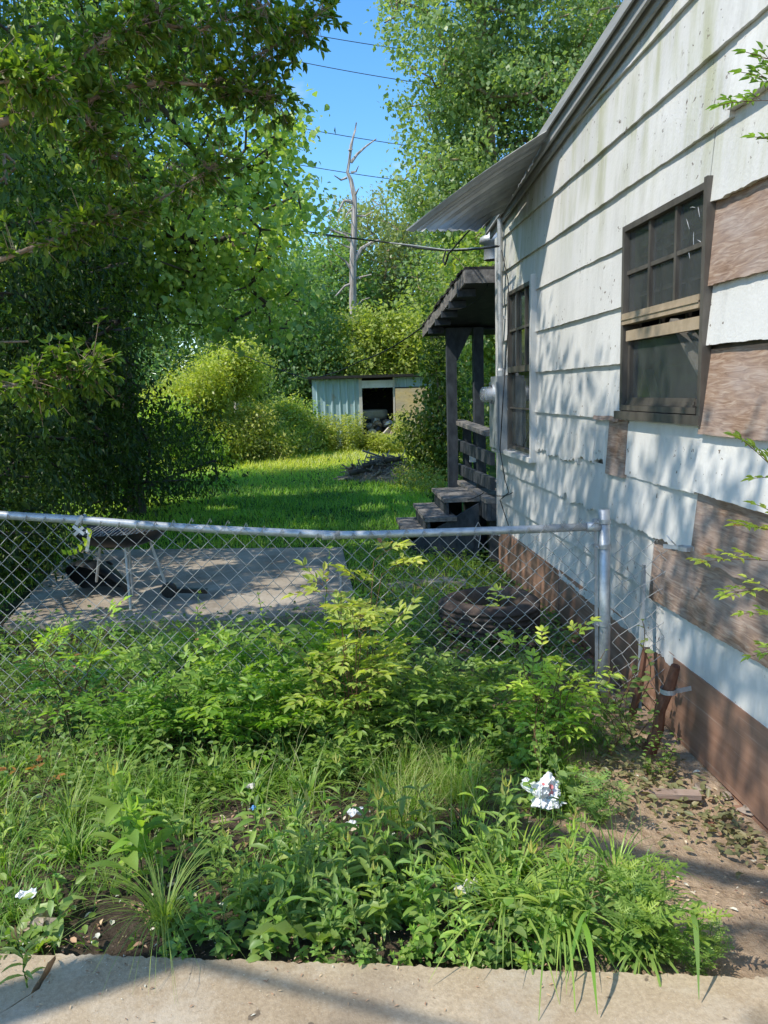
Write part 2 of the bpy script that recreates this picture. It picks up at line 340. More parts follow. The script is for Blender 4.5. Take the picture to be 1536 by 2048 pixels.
def nrm(a): return a/np.maximum(np.linalg.norm(a, axis=1, keepdims=True), 1e-9)
class LB:
    """batches of leaves or blades -> one mesh"""
    def __init__(s): s.V = []; s.LI = []; s.LT = []; s.TN = []; s.MI = []; s.n = 0
    def add(s, tpl, pos, d, up, size, wr, tint, mi=0):
        tv, tf = T[tpl]; N = len(pos)
        if N == 0: return
        d = nrm(d); side = nrm(np.cross(up, d)); nn = np.cross(d, side)
        size = np.broadcast_to(np.asarray(size, float), (N,)); wr = np.broadcast_to(np.asarray(wr, float), (N,)); tint = np.broadcast_to(np.asarray(tint, float), (N,))
        V = pos[:, None, :] + size[:, None, None]*(tv[None, :, 0:1]*d[:, None, :] + tv[None, :, 1:2]*wr[:, None, None]*side[:, None, :] + tv[None, :, 2:3]*nn[:, None, :])
        s._push(V, tf, tint, mi)
    def _push(s, V, tf, tint, mi=0):
        N, k = V.shape[:2]; off = s.n+np.arange(N)*k
        li = np.concatenate([np.array(f) for f in tf]); lt = np.array([len(f) for f in tf])
        s.V.append(V.reshape(-1, 3)); s.LI.append((off[:, None]+li[None, :]).ravel()); s.LT.append(np.tile(lt, N))
        s.TN.append(np.repeat(tint, len(tf))); s.MI.append(np.full(N*len(tf), mi)); s.n += N*k
    def blades(s, pos, h, w, az, bend, tint, seg=3, mi=0):
        N = len(pos); dx = np.stack([np.cos(az), np.sin(az), np.zeros(N)], 1); sx = np.stack([-np.sin(az), np.cos(az), np.zeros(N)], 1)
        rows = []
        for i in range(seg+1):
            t = i/seg; ang = bend*t*.5+0.05
            hor = h*t*np.sin(ang*1.0+bend*t*.25); ver = h*t*np.cos(ang+bend*t*.25)
            c = pos+dx*hor[:, None]; c[:, 2] += ver; ww = w*(1-t**1.6)*.5+w*.03
            rows.append(c-sx*ww[:, None]); rows.append(c+sx*ww[:, None])
        V = np.stack(rows, 1); s._push(V, [(2*i, 2*i+1, 2*i+3, 2*i+2) for i in range(seg)], tint, mi)
    def tubes(s, p0, p1, r0, r1, mi=0, n=5):
        p0 = np.asarray(p0, float); p1 = np.asarray(p1, float); N = len(p0)
        if N == 0: return
        r0 = np.broadcast_to(np.asarray(r0, float), (N,)); r1 = np.broadcast_to(np.asarray(r1, float), (N,))
        d = nrm(p1-p0); a = np.where(np.abs(d[:, 2:3]) < .9, np.array([[0, 0, 1.]]), np.array([[1., 0, 0]])); u = nrm(np.cross(d, a)); v = np.cross(d, u)
        an = np.arange(n)*2*np.pi/n; ring = np.cos(an)[None, :, None]*u[:, None, :]+np.sin(an)[None, :, None]*v[:, None, :]
        V = np.concatenate([p0[:, None, :]+ring*r0[:, None, None], p1[:, None, :]+ring*r1[:, None, None]], 1)
        s._push(V, [(j, (j+1) % n, n+(j+1) % n, n+j) for j in range(n)], np.full(N, .5), mi)
    def mesh(s, name):
        me = bpy.data.meshes.new(name); V = np.concatenate(s.V).astype(np.float32); li = np.concatenate(s.LI).astype(np.int32); lt = np.concatenate(s.LT)
        me.vertices.add(len(V)); me.vertices.foreach_set('co', V.ravel()); me.loops.add(len(li)); me.loops.foreach_set('vertex_index', li)
        me.polygons.add(len(lt)); ls = np.concatenate([[0], np.cumsum(lt)[:-1]]).astype(np.int32); me.polygons.foreach_set('loop_start', ls)
        me.polygons.foreach_set('material_index', np.concatenate(s.MI).astype(np.int32))
        at = me.attributes.new('tint', 'FLOAT', 'FACE'); at.data.foreach_set('value', np.clip(np.concatenate(s.TN), 0, 1).astype(np.float32))
        me.update(calc_edges=True); return me
    def build(s, name, mats, parent=None, smooth=False): return link(name, s.mesh(name), mats, parent, smooth)

def ground_z(x, y):
    n = .035*np.sin(x*2.3+y*1.1)+.03*np.sin(y*2.9-x*1.7+1)
    near = np.clip((y-2.0)/.5, 0, 1)*np.clip((14-y)/6, 0, 1)
    slope = -.09*np.clip((x-1.0)/.5, 0, 1)
    return n*near*.6 - .05 + slope*np.clip((y-2.1)/.6, 0, 1)
def gz(x, y): return float(ground_z(np.array([float(x)]), np.array([float(y)]))[0])

# ================================================================== SETTING
def build_ground():
    xs = np.unique(np.concatenate([np.linspace(-4, 3, 90), np.linspace(-12, 12, 60), np.array([-400, -120, -50, -25, 25, 50, 120, 400])]))
    ys = np.unique(np.concatenate([np.linspace(1.5, 6, 70), np.linspace(-6, 26, 80), np.array([-400, -60, -20, 35, 60, 120, 600])]))
    X, Y = np.meshgrid(xs, ys, indexing='ij'); Z = ground_z(X, Y); V = np.stack([X, Y, Z], -1).reshape(-1, 3); n = len(ys)
    F = [(i*n+j, (i+1)*n+j, (i+1)*n+j+1, i*n+j+1) for i in range(len(xs)-1) for j in range(n-1)]
    me = bpy.data.meshes.new('ground'); me.from_pydata(V.tolist(), [], F); me.update()
    tag(link('ground', me, m_ground, None, True), 'bare soil of the yard between the sidewalk and the woods', 'ground', kind='structure')
build_ground()
# sidewalk: two slabs split by a crack, chipped far edge
def sidewalk():
    e0 = P(-400, 1890, Z=0); e1 = P(1900, 1968, Z=0); dr = (e1-e0)
    def edge(t, j): return e0+dr*t+Vector((0, .009*mnoise.noise(Vector((t*40, j, 0)))+.009*mnoise.noise(Vector((t*190, j, 3)))+.012*min(0, mnoise.noise(Vector((t*70, j, 6)))+.25), 0))
    crack = [P(105, 1918, Z=0), P(92, 1945, Z=0), P(78, 1965, Z=0), P(72, 1978, Z=0), P(45, 1995, Z=0), P(20, 2012, Z=0), P(-12, 2030, Z=0), P(-90, 2075, Z=0), P(-200, 2140, Z=0)]
    N = 420; tc_ = (crack[0].x-e0.x)/dr.x
    mb = MB()
    right = [edge(tc_+(1-tc_)*i/N, 0) for i in range(N+1)]
    left = [edge(tc_*i/30, 0) for i in range(31)]
    def slab(loop, name, label, z=0.0):
        mbm = bpy.data.meshes.new(name); k = len(loop); vs = [(p[0], p[1], z) for p in loop]+[(p[0], p[1], z-.14) for p in loop]
        fs = [tuple(range(k))]+[(i, i+k, (i+1) % k+k, (i+1) % k) for i in range(k)]
        mbm.from_pydata(vs, [], fs); mbm.update()
        return tag(link(name, mbm, m_conc), label, 'sidewalk', kind='structure')
    slab([(p.x+.010, p.y) for p in crack[::-1]]+[(p.x, p.y) for p in right]+[(6, 1.7), (6, -3), (-1.2, -3)], 'sidewalk', 'tan concrete sidewalk slab along the bottom of the view')
    slab([(-6, -3), (-1.25, -3)]+[(p.x-.012, p.y-.008) for p in crack[::-1]]+[(p.x, p.y) for p in left[::-1]]+[(-6, e0.y)], 'sidewalk', 'small broken corner slab of the sidewalk beyond the crack', -.006)
sidewalk()
# concrete pad in the yard
def pad():
    a = P(684, 1095, Z=.03); b = P(706, 1182, Z=.03); ys = 5.35
    loop = [(-2.35, 5.5), (-.75, ys), (-.62, 5.33), (.12, 5.42), (b.x, b.y), (a.x, a.y), (-2.75, 8.25)]
    me = bpy.data.meshes.new('patio_slab'); k = len(loop); me.from_pydata([(x, y, .035) for x, y in loop]+[(x, y, -.15) for x, y in loop], [], [tuple(range(k))]+[(i, i+k, (i+1) % k+k, (i+1) % k) for i in range(k)])
    me.update(); tag(link('patio_slab', me, m_slab), 'weathered grey concrete pad lying in the grass behind the fence', 'concrete pad', kind='structure')
pad()

# ================================================================== HOUSE
WX = 1.66
CZ = [-.06, .255, .555, .85, 1.12, 1.42, 1.725, 2.03, 2.345, 2.635, 2.93, 3.235, 3.55, 3.9]
W1 = (3.26, 4.19, 1.46, 2.43); W2 = (5.98, 6.83, 1.07, 2.42)
YN, YF = -1.0, 7.22
def zr(y): return 3.075+.092*(6.87-y)
house = empty('house', 'old white house with wide lapped siding, brown skirt and plywood patches', 'house', (WX, 3.5, 0))
HO = (WX, 3.5, 0)
def segs(y0, y1, z0, z1):
    """cut a course piece around the windows -> list of (y0, y1, z0, z1)"""
    out = [(y0, y1, z0, z1)]
    for w in (W1, W2):
        if z1 > w[2]+.02 and z0 < w[3]-.02:
            nw = []
            for a, b, c, d in out:
                if b <= w[0] or a >= w[1]: nw.append((a, b, c, d)); continue
                if a < w[0]: nw.append((a, w[0], c, d))
                if b > w[1]: nw.append((w[1], b, c, d))
                if c < w[2]-.02: nw.append((max(a, w[0]), min(b, w[1]), c, w[2]-.003))
                if d > w[3]+.02: nw.append((max(a, w[0]), min(b, w[1]), w[3]+.016, d))
            out = nw
    return out
def board(mb, y0, y1, z0, z1, proud=.028, jag=.003, seed=0, topf=None, tilt=0, top=.006):
    for a, b, lo, hi in segs(y0, y1, z0, z1):
        if lo > z0: jag = .001
        n = max(2, int((b-a)/.02)); base = len(mb.v)
        for i in range(n+1):
            y = a+(b-a)*i/n
            nz_ = mnoise.noise(Vector((y*9, seed*3.7, 0)))*jag*1.2+mnoise.noise(Vector((y*40, seed*1.7, 5)))*jag
            if jag > .012 and mnoise.noise(Vector((y*6, seed, 9))) > .25: nz_ += jag*1.4
            zt = hi if topf is None else min(hi, topf(y)); zb = min(lo-.012+nz_+tilt*(y-a), zt-.001)
            warp = .006*mnoise.noise(Vector((y*1.7, seed*2.1, 1)))
            mb.v += [(WX-proud-warp, y, zb), (WX-top-.2*warp, y, zt), (WX+.012, y, zb+.004)]
        for i in range(n):
            q = base+i*3; mb.f += [(q, q+3, q+4, q+1), (q+2, q+5, q+3, q)]
        mb.f += [(base, base+1, base+2), (base+n*3, base+n*3+2, base+n*3+1)]
sid = MB(); patches = []
joints = {4: [3.33, 3.62, 4.36, 5.1], 5: [], 3: [3.33, 4.3, 5.0], 2: [2.4, 3.78, 4.9, 6.1]}
def put(ci, y0, y1, **k): board(sid, y0, y1, CZ[ci], CZ[ci+1]+.012, seed=ci*7+y0, **k)
def patch(y0, y1, z0, z1, seed, **k):
    m = MB(); board(m, y0, y1, z0, z1, seed=seed, **k); patches.append(m)
# courses (index = CZ below)
put(1, YN, 2.2, jag=.006); put(1, 2.2, 3.9, jag=.02); put(1, 3.9, 5.4, jag=.01); put(1, 5.4, YF, jag=.008)
put(2, YN, 2.0); patch(2.0, 3.74, CZ[2]-.01, CZ[3]+.012, 31, proud=.034, jag=.006, tilt=-.012); put(2, 3.745, 4.9, jag=.006); put(2, 4.9, YF, jag=.004)
put(3, YN, 2.05); patch(2.05, 3.30, CZ[3]-.015, CZ[4]+.012, 32, proud=.036, jag=.008); put(3, 3.305, 4.32, jag=.012, proud=.034); put(3, 4.325, 5.3, jag=.026); put(3, 5.3, YF, jag=.008)
put(4, YN, 2.6); put(4, 2.6, 3.29, proud=.045, tilt=.02); put(4, 3.295, 3.7, proud=.03); put(4, 3.705, 4.12, proud=.024, jag=.01); patch(4.125, 4.40, CZ[4]-.02, CZ[5]+.012, 33, proud=.03, jag=.006)
put(4, 4.405, 4.62, proud=.022, jag=.03); put(4, 4.625, YF, jag=.022)
patch(YN, 3.25, CZ[5]-.03, CZ[6]+.012, 34, proud=.045, jag=.004); put(5, 3.26, 4.19, proud=.03); patch(4.2, 4.62, CZ[5]-.012, CZ[5]+.06, 35, proud=.034, jag=.004); put(5, 4.2, 5.1, proud=.026); put(5, 5.105, YF)
put(6, YN, 3.25, proud=.034, tilt=.01); put(6, 4.19, 5.98); put(6, 5.98, YF)
patch(1.2, 3.25, CZ[7]-.02, CZ[8]+.012, 36, proud=.03, jag=.006); put(7, YN, 1.195); put(7, 4.19, YF)
put(8, YN, 3.25, proud=.036, jag=.006); put(8, 3.26, YF, proud=.024)
TOPF = lambda y: zr(y)+.02
board(sid, YN, 3.1, CZ[9]-.01, CZ[10]+.012, seed=91, proud=.05, tilt=.008, topf=TOPF); board(sid, 3.105, YF, CZ[9], CZ[10]+.012, seed=92, topf=TOPF)
board(sid, YN, 4.9, CZ[10], CZ[11]+.012, seed=93, topf=TOPF); board(sid, 4.905, YF, CZ[10], CZ[11]+.012, seed=94, topf=TOPF)
board(sid, YN, 5.3, CZ[11], CZ[12]+.012, seed=95, topf=TOPF); board(sid, YN, 1.9, CZ[12], CZ[13], seed=96, topf=TOPF)
sid.build('siding', m_siding, house, off=HO)
for i, m in enumerate(patches):
    o = m.build('plywood_patch', m_ply, house, off=HO)
# sheathing with openings, corner board, skirt
w = MB()
def wall_rect(y0, y1, z0, z1): w.box(WX+.012, WX+.09, y0, y1, z0, z1)
wall_rect(YN, W1[0], -.3, 3.1); wall_rect(W1[1], W2[0], -.3, 2.98); wall_rect(W2[1], YF, -.3, 2.93)
wall_rect(W1[0], W1[1], -.3, W1[2]); wall_rect(W1[0], W1[1], W1[3], 3.1); wall_rect(W2[0], W2[1], -.3, W2[2]); wall_rect(W2[0], W2[1], W2[3], 2.95)
w.box(WX+.09, 6.5, YF-.08, YF, -.3, 3.0); w.build('wall', m_frame, house, off=HO)
rear = MB(); rear.box(WX+.02, 6.5, YF+.001, YF+.02, .1, 2.95); rear.build('rear_wall', m_siding, house, off=HO)
cb = MB(); cb.box(WX-.045, WX-.004, YF-.07, YF+.02, .2, 2.95); cb.box(WX-.03, WX+.11, YF+.021, YF+.04, .2, 2.95); cb.build('corner_board', m_siding, house, off=HO)
sk = MB(); sk.box(WX-.030, WX+.01, YN, 3.45, -.10, .29); sk.box(WX-.024, WX+.01, 3.452, 5.3, -.09, .30); sk.box(WX-.030, WX+.01, 5.302, YF, -.12, .29)
sk.build('skirt_board', m_skirt, house, off=HO)
# roof
rf = MB()
def roof_piece(m, x0, x1, zo0, zo1, y0=YN, y1=YF+.22):
    m.hexa([(x0, y0, zr(y0)+zo0), (x1, y0, zr(y0)+zo0), (x1, y1, zr(y1)+zo0), (x0, y1, zr(y1)+zo0), (x0, y0, zr(y0)+zo1), (x1, y0, zr(y0)+zo1), (x1, y1, zr(y1)+zo1), (x0, y1, zr(y1)+zo1)])
roof_piece(rf, 1.555, 6.6, .085, .105); rf.build('roof', m_awn, house, off=HO)
so = MB(); roof_piece(so, 1.59, WX+.05, .03, .045); so.build('soffit', m_trim, house, off=HO)
fa = MB(); roof_piece(fa, 1.57, 1.588, -.0, .083); roof_piece(fa, 1.540, 1.553, .06, .118); roof_piece(fa, WX-.048, WX-.031, -.035, .028); fa.build('fascia', m_trim, house, off=HO)
# window 1
def ring(m, y0, y1, z0, z1, t, x0, x1):
    m.box(x0, x1, y0, y0+t, z0, z1); m.box(x0, x1, y1-t, y1, z0, z1); m.box(x0, x1, y0+t, y1-t, z0, z0+t); m.box(x0, x1, y0+t, y1-t, z1-t, z1)
def window1():
    y0, y1, z0, z1 = W1
    m = MB(); ring(m, y0, y1, z0, z1, .03, WX-.032, WX+.07); fr = m.build('window', m_frame, house, off=HO)
    tr = MB(); tr.box(WX-.05, WX-.01, y0-.032, y0-.002, z0-.02, z1+.01); tr.box(WX-.055, WX+.01, y0-.03, y1+.02, z0-.045, z0-.003); tr.build('casing', m_frame, fr)
    for q in [fr.children[-1]]: q.data.transform(Matrix.Translation(Vector((-HO[0], -HO[1], 0))))
    zm = 1.945
    def sub(m, name, mat):
        o = m.build(name, mat, fr, off=HO); return o
    a = MB(); a.box(WX-.04, WX+.02, y0+.03, y1-.03, zm-.028, zm+.03); a.box(WX-.045, WX-.035, y0+.03, y1-.03, zm-.004, zm+.004); sub(a, 'meeting_rail', m_rail_tan)
    g = MB(); yy0, yy1 = y0+.03, y1-.03; zz0, zz1 = zm+.03, z1-.03
    for i in (1, 2): y = yy0+(yy1-yy0)*i/3; g.box(WX-.018, WX+.012, y-.011, y+.011, zz0, zz1)
    zq = (zz0+zz1)/2; g.box(WX-.014, WX+.010, yy0, yy1, zq-.010, zq+.010)
    sub(g, 'grille', m_frame)
    g2 = MB()
    for i in (1, 2): y = yy0+(yy1-yy0)*i/3; g2.box(WX+.055, WX+.075, y-.012+.02, y+.012+.02, zz0-.1, zz1)
    for z in (zz0+.10, zz0+.30): g2.box(WX+.058, WX+.072, yy0, yy1, z-.01, z+.01)
    g2.box(WX+.05, WX+.08, yy0, yy1, zz1-.085, zz1-.055); sub(g2, 'inner_sash', m_frame)
    s = MB(); ring(s, y0+.04, y1-.04, z0+.035, zm-.075, .03, WX-.005, WX+.03); sub(s, 'lower_sash', m_frame)
    b = MB(); b.box(WX-.02, WX+.006, y0+.045, y1-.045, zm-.115, zm-.06); sub(b, 'sash_bar', m_rail_tan)
    p = MB(); p.box(WX-.002, WX+.002, yy0, yy1, zz0, zz1); sub(p, 'pane', m_glass)
    p = MB(); p.box(WX+.012, WX+.016, yy0+.03, yy1-.03, z0+.06, zm-.1); sub(p, 'pane', m_glass)
    st = MB(); st.box(WX-.04, WX+.05, y0+.03, y1-.03, z0+.002, z0+.03)
    for z in (.04, .055, .07): st.box(WX-.035+z*.4, WX-.03+z*.4, y0+.1, y1-.05, z0+.03, z0+z)
    sub(st, 'window_sill', m_frame)
    for k, (yy, zz, a1, ln) in enumerate([(3.44, 2.36, .2, .05), (3.38, 2.33, 1.2, .05), (3.48, 2.30, 1.0, .06), (3.42, 2.22, 1.5, .07), (3.36, 2.20, .5, .06), (3.46, 2.17, 1.2, .05)]):
        dy, dz = math.cos(a1)*ln/2, math.sin(a1)*ln/2; cr = MB(); cr.tube([(WX-.008, yy-dy, zz-dz), (WX-.009, yy, zz+.004), (WX-.008, yy+dy, zz+dz)], [.0005, .0012, .0004], 4); sub(cr, 'glass_crack', m_whitepl)
window1()
def window2():
    y0, y1, z0, z1 = W2
    m = MB(); ring(m, y0, y1, z0, z1, .03, WX-.03, WX+.06); fr = m.build('window', m_frame, house, off=HO)
    def sub(m, name, mat): return m.build(name, mat, fr, off=HO)
    t = MB(); t.box(WX-.06, WX-.005, y0-.045, y0-.001, z0-.05, z1+.03); t.box(WX-.07, WX, y0-.04, y1+.03, z0-.06, z0-.02); sub(t, 'casing', m_siding)
    g = MB()
    for i in (1, 2): y = y0+(y1-y0)*i/3; g.box(WX-.02, WX+.0, y-.01, y+.01, 1.78, z1-.03)
    g.box(WX-.018, WX-.002, y0+.03, y1-.03, 2.08, 2.1); g.box(WX-.035, WX+.01, y0+.03, y1-.03, 1.73, 1.78)
    g.box(WX-.018, WX-.002, y0+.03, y1-.03, 1.42, 1.43); sub(g, 'grille', m_frame)
    p = MB(); p.box(WX+.002, WX+.006, y0+.03, y1-.03, z0+.03, z1-.03); sub(p, 'pane', m_glass2)
window2()
# interior room seen through the near window
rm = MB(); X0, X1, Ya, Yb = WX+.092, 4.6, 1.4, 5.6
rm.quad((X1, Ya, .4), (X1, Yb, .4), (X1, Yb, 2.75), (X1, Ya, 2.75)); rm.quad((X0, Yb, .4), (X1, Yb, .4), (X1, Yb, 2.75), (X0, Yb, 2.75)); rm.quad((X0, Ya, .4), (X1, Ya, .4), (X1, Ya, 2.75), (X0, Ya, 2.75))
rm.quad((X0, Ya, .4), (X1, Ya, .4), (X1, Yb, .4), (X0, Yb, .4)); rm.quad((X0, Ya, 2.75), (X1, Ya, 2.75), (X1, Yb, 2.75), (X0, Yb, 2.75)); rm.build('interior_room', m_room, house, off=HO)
for (pa, pb, w_) in (((1352, 640), (1432, 790), .07), ((1372, 650), (1440, 740), .025), ((1296, 740), (1312, 800), .05)):
    ib = MB(); ib.beam(P(*pa, X=1.93), P(*pb, X=1.93), .02, w_, (1, 0, 0)); ib.build('fallen_board', m_boardw, house, off=HO)
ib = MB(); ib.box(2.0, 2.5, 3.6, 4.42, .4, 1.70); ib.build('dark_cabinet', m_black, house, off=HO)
# loose patch block & crumbling foundation bits under the skirt
fb = MB()
for i in range(22):
    y = 2.2+i*.2+random.uniform(-.05, .05); x = WX-.05+random.uniform(-.04, .03); s = random.uniform(.03, .07)
    fb.box(x-s*.5, x+s*.5+.05, y-s, y+s, -.22, -.10+random.uniform(-.03, .0))
fb.box(WX-.02, WX+.1, 2.0, 6.6, -.23, -.12)
fb.build('foundation', m_skirt, house, off=HO)

# awning sheet beyond the eave
def awning():
    A = P(1100, 268, X=1.56); B = P(1003, 432, X=1.57); C = P(812, 463, X=.66); D = P(960, 462, X=1.18)
    A = A+Vector((0, 0, .02))
    me = MB(); NU, NVv = 60, 10
    for i in range(NU+1):
        u = i/NU; a = A.lerp(B, u); c = C.lerp(D, u)
        for j in range(NVv+1):
            v = j/NVv; q = a.lerp(c, v); rib = .016*max(0, math.cos(u*math.pi*2*7))**3-.004*math.cos(u*80)
            jag = .02*mnoise.noise(Vector((u*14, 0, 0)))*v
            me.v.append((q.x-jag, q.y+.02*mnoise.noise(Vector((u*9, 2, v))), q.z+rib-.09*v*v+.09*v))
    for i in range(NU):
        for j in range(NVv): a = i*(NVv+1)+j; me.f.append((a, a+1, a+NVv+2, a+NVv+1))
    o = me.build('metal_awning', m_awn, None); o.modifiers.new('s', 'SOLIDIFY').thickness = .003
    tag(o, 'dark corrugated metal awning sheet jutting out from the roof corner', 'awning')
awning()

# electric meter
def meter():
    y0, y1 = 6.84, 7.12; x0 = P(995, 830, Y=6.84).x; t = P(1000, 752, Y=y0).z; b = P(1000, 906, Y=y0).z
    r = empty('electric_meter', 'grey electric meter box with round glass meter and conduit at the house corner', 'electric meter', (WX, 6.6, b)); off = (WX, 6.6, b)
    m = MB(); m.box(x0, WX-.03, y0, y1, b, t); m.box(x0-.012, x0-.001, y0-.008, y1+.008, b+.04, t-.05); m.build('box', m_greybox, r, off=off)
    zc = t-.16
    g = MB(); g.lathe([(.085, x0-.03), (.09, x0-.01), (.085, x0-.002)], 24, (0, 6.96, zc), 'x'); g.build('ring', m_gal, r, off=off)
    g = MB(); g.lathe([(.0, x0-.13), (.045, x0-.128), (.068, x0-.11), (.074, x0-.03)], 24, (0, 6.96, zc), 'x'); g.build('glass_dome', m_meterglass, r, True, off=off)
    g = MB(); g.lathe([(.0, x0-.08), (.05, x0-.08), (.055, x0-.02)], 20, (0, 6.96, zc), 'x'); g.build('dial', m_whitepl, r, off=off)
    cy = 6.95; cx = P(1001, 650, Y=cy).x; top = P(1000, 425, Y=cy).z
    c = MB(); c.tube([(cx, cy, t), (cx, cy, t+.2), (cx, cy, top)], .024, 12); c.lathe([(.034, t+.0), (.036, t+.05), (.025, t+.07)], 12, (cx, cy, 0))
    for z in (t+.5, t+1.0): c.box(cx-.03, WX-.01, cy-.012, cy+.012, z, z+.03)
    c.build('conduit', m_galdull, r, off=off)
meter()
def wire(pts, rad, name, label, cat, sag=0, mat=m_cable, group=None, n=24):
    P0 = [Vector(p) for p in pts]; out = []
    for i in range(len(P0)-1):
        for k in range(n):
            t = k/n; q = P0[i].lerp(P0[i+1], t); q.z -= sag*4*t*(1-t); out.append(q)
    out.append(P0[-1]); m = MB(); m.tube(out, rad, 6); o = m.build(name, mat, None, True); return tag(o, label, cat, group)
# service drop, slack line, loose wires
mast = P(997, 492, Y=6.5)
wire([P(380, 418, Y=16), P(800, 488, Y=9.3), mast], .010, 'service_cable', 'thick black service cable running from the trees to the house corner', 'cable', .05)
wire([P(600, 466, Y=12.5), P(820, 490, Y=9), P(892, 500, Y=7.7), P(960, 496, Y=6.9), mast], .007, 'support_wire', 'pale twisted support wire beside the thick service cable', 'cable', .0, m_galdull)
wire([P(892, 499, Y=7.7), P(886, 520, Y=7.7), P(890, 530, Y=7.65), P(897, 508, Y=7.5), P(930, 470, Y=7.0), P(945, 455, Y=6.8)], .008, 'cable_loop', 'black cable loop hanging below the metal awning edge', 'cable', 0, n=4)
wire([P(330, 640, Y=20), P(610, 757, Y=15), P(720, 722, Y=12), P(862, 640, Y=9.2)], .009, 'slack_cable', 'slack black cable sagging from the porch roof across the shed top', 'cable', .06)
pts = [P(1003, 500, X=1.60), P(1016, 560, X=1.62), P(1019, 620, X=1.62), P(1013, 700, X=1.60), P(1006, 800, X=1.5), P(1000, 900, X=1.56), P(1010, 960, X=1.61), P(1018, 985, X=1.61), P(1000, 1000, X=1.6), P(1020, 1060, X=1.62)]
wire(pts, .0045, 'loose_wire', 'thin black wire hanging loose down the house corner past the meter', 'wire', 0, n=5)
wire([P(935, 1000, Y=7.4), P(968, 985, Y=7.2), P(1000, 992, X=1.6), P(1025, 985, X=1.61)], .0045, 'loose_wire', 'thin black wire looping from the porch deck to the wall', 'wire', 0.01, n=6)
wire([P(986, 545, Y=7.3), P(955, 600, Y=7.6), P(900, 618, Y=7.9), P(880, 600, Y=8.5)], .004, 'porch_wire', 'thin wire sagging under the porch roof', 'wire', .03, n=10)
for i, (ya, yb, lab) in enumerate([(46, 112, 'topmost overhead power line crossing the sky'), (102, 182, 'second overhead power line down from the top of the sky'), (237, 305, 'middle power line passing just above the dead tree tip'), (313, 372, 'power line crossing the upper trunk of the dead tree'), (410, 458, 'lowest power line crossing the dead tree above the awning tip')]):
    wire([P(430, ya-16, Y=52), P(1250, yb+28, Y=46)], .021, 'power_line', lab, 'power line', .5, group='power lines crossing the sky')

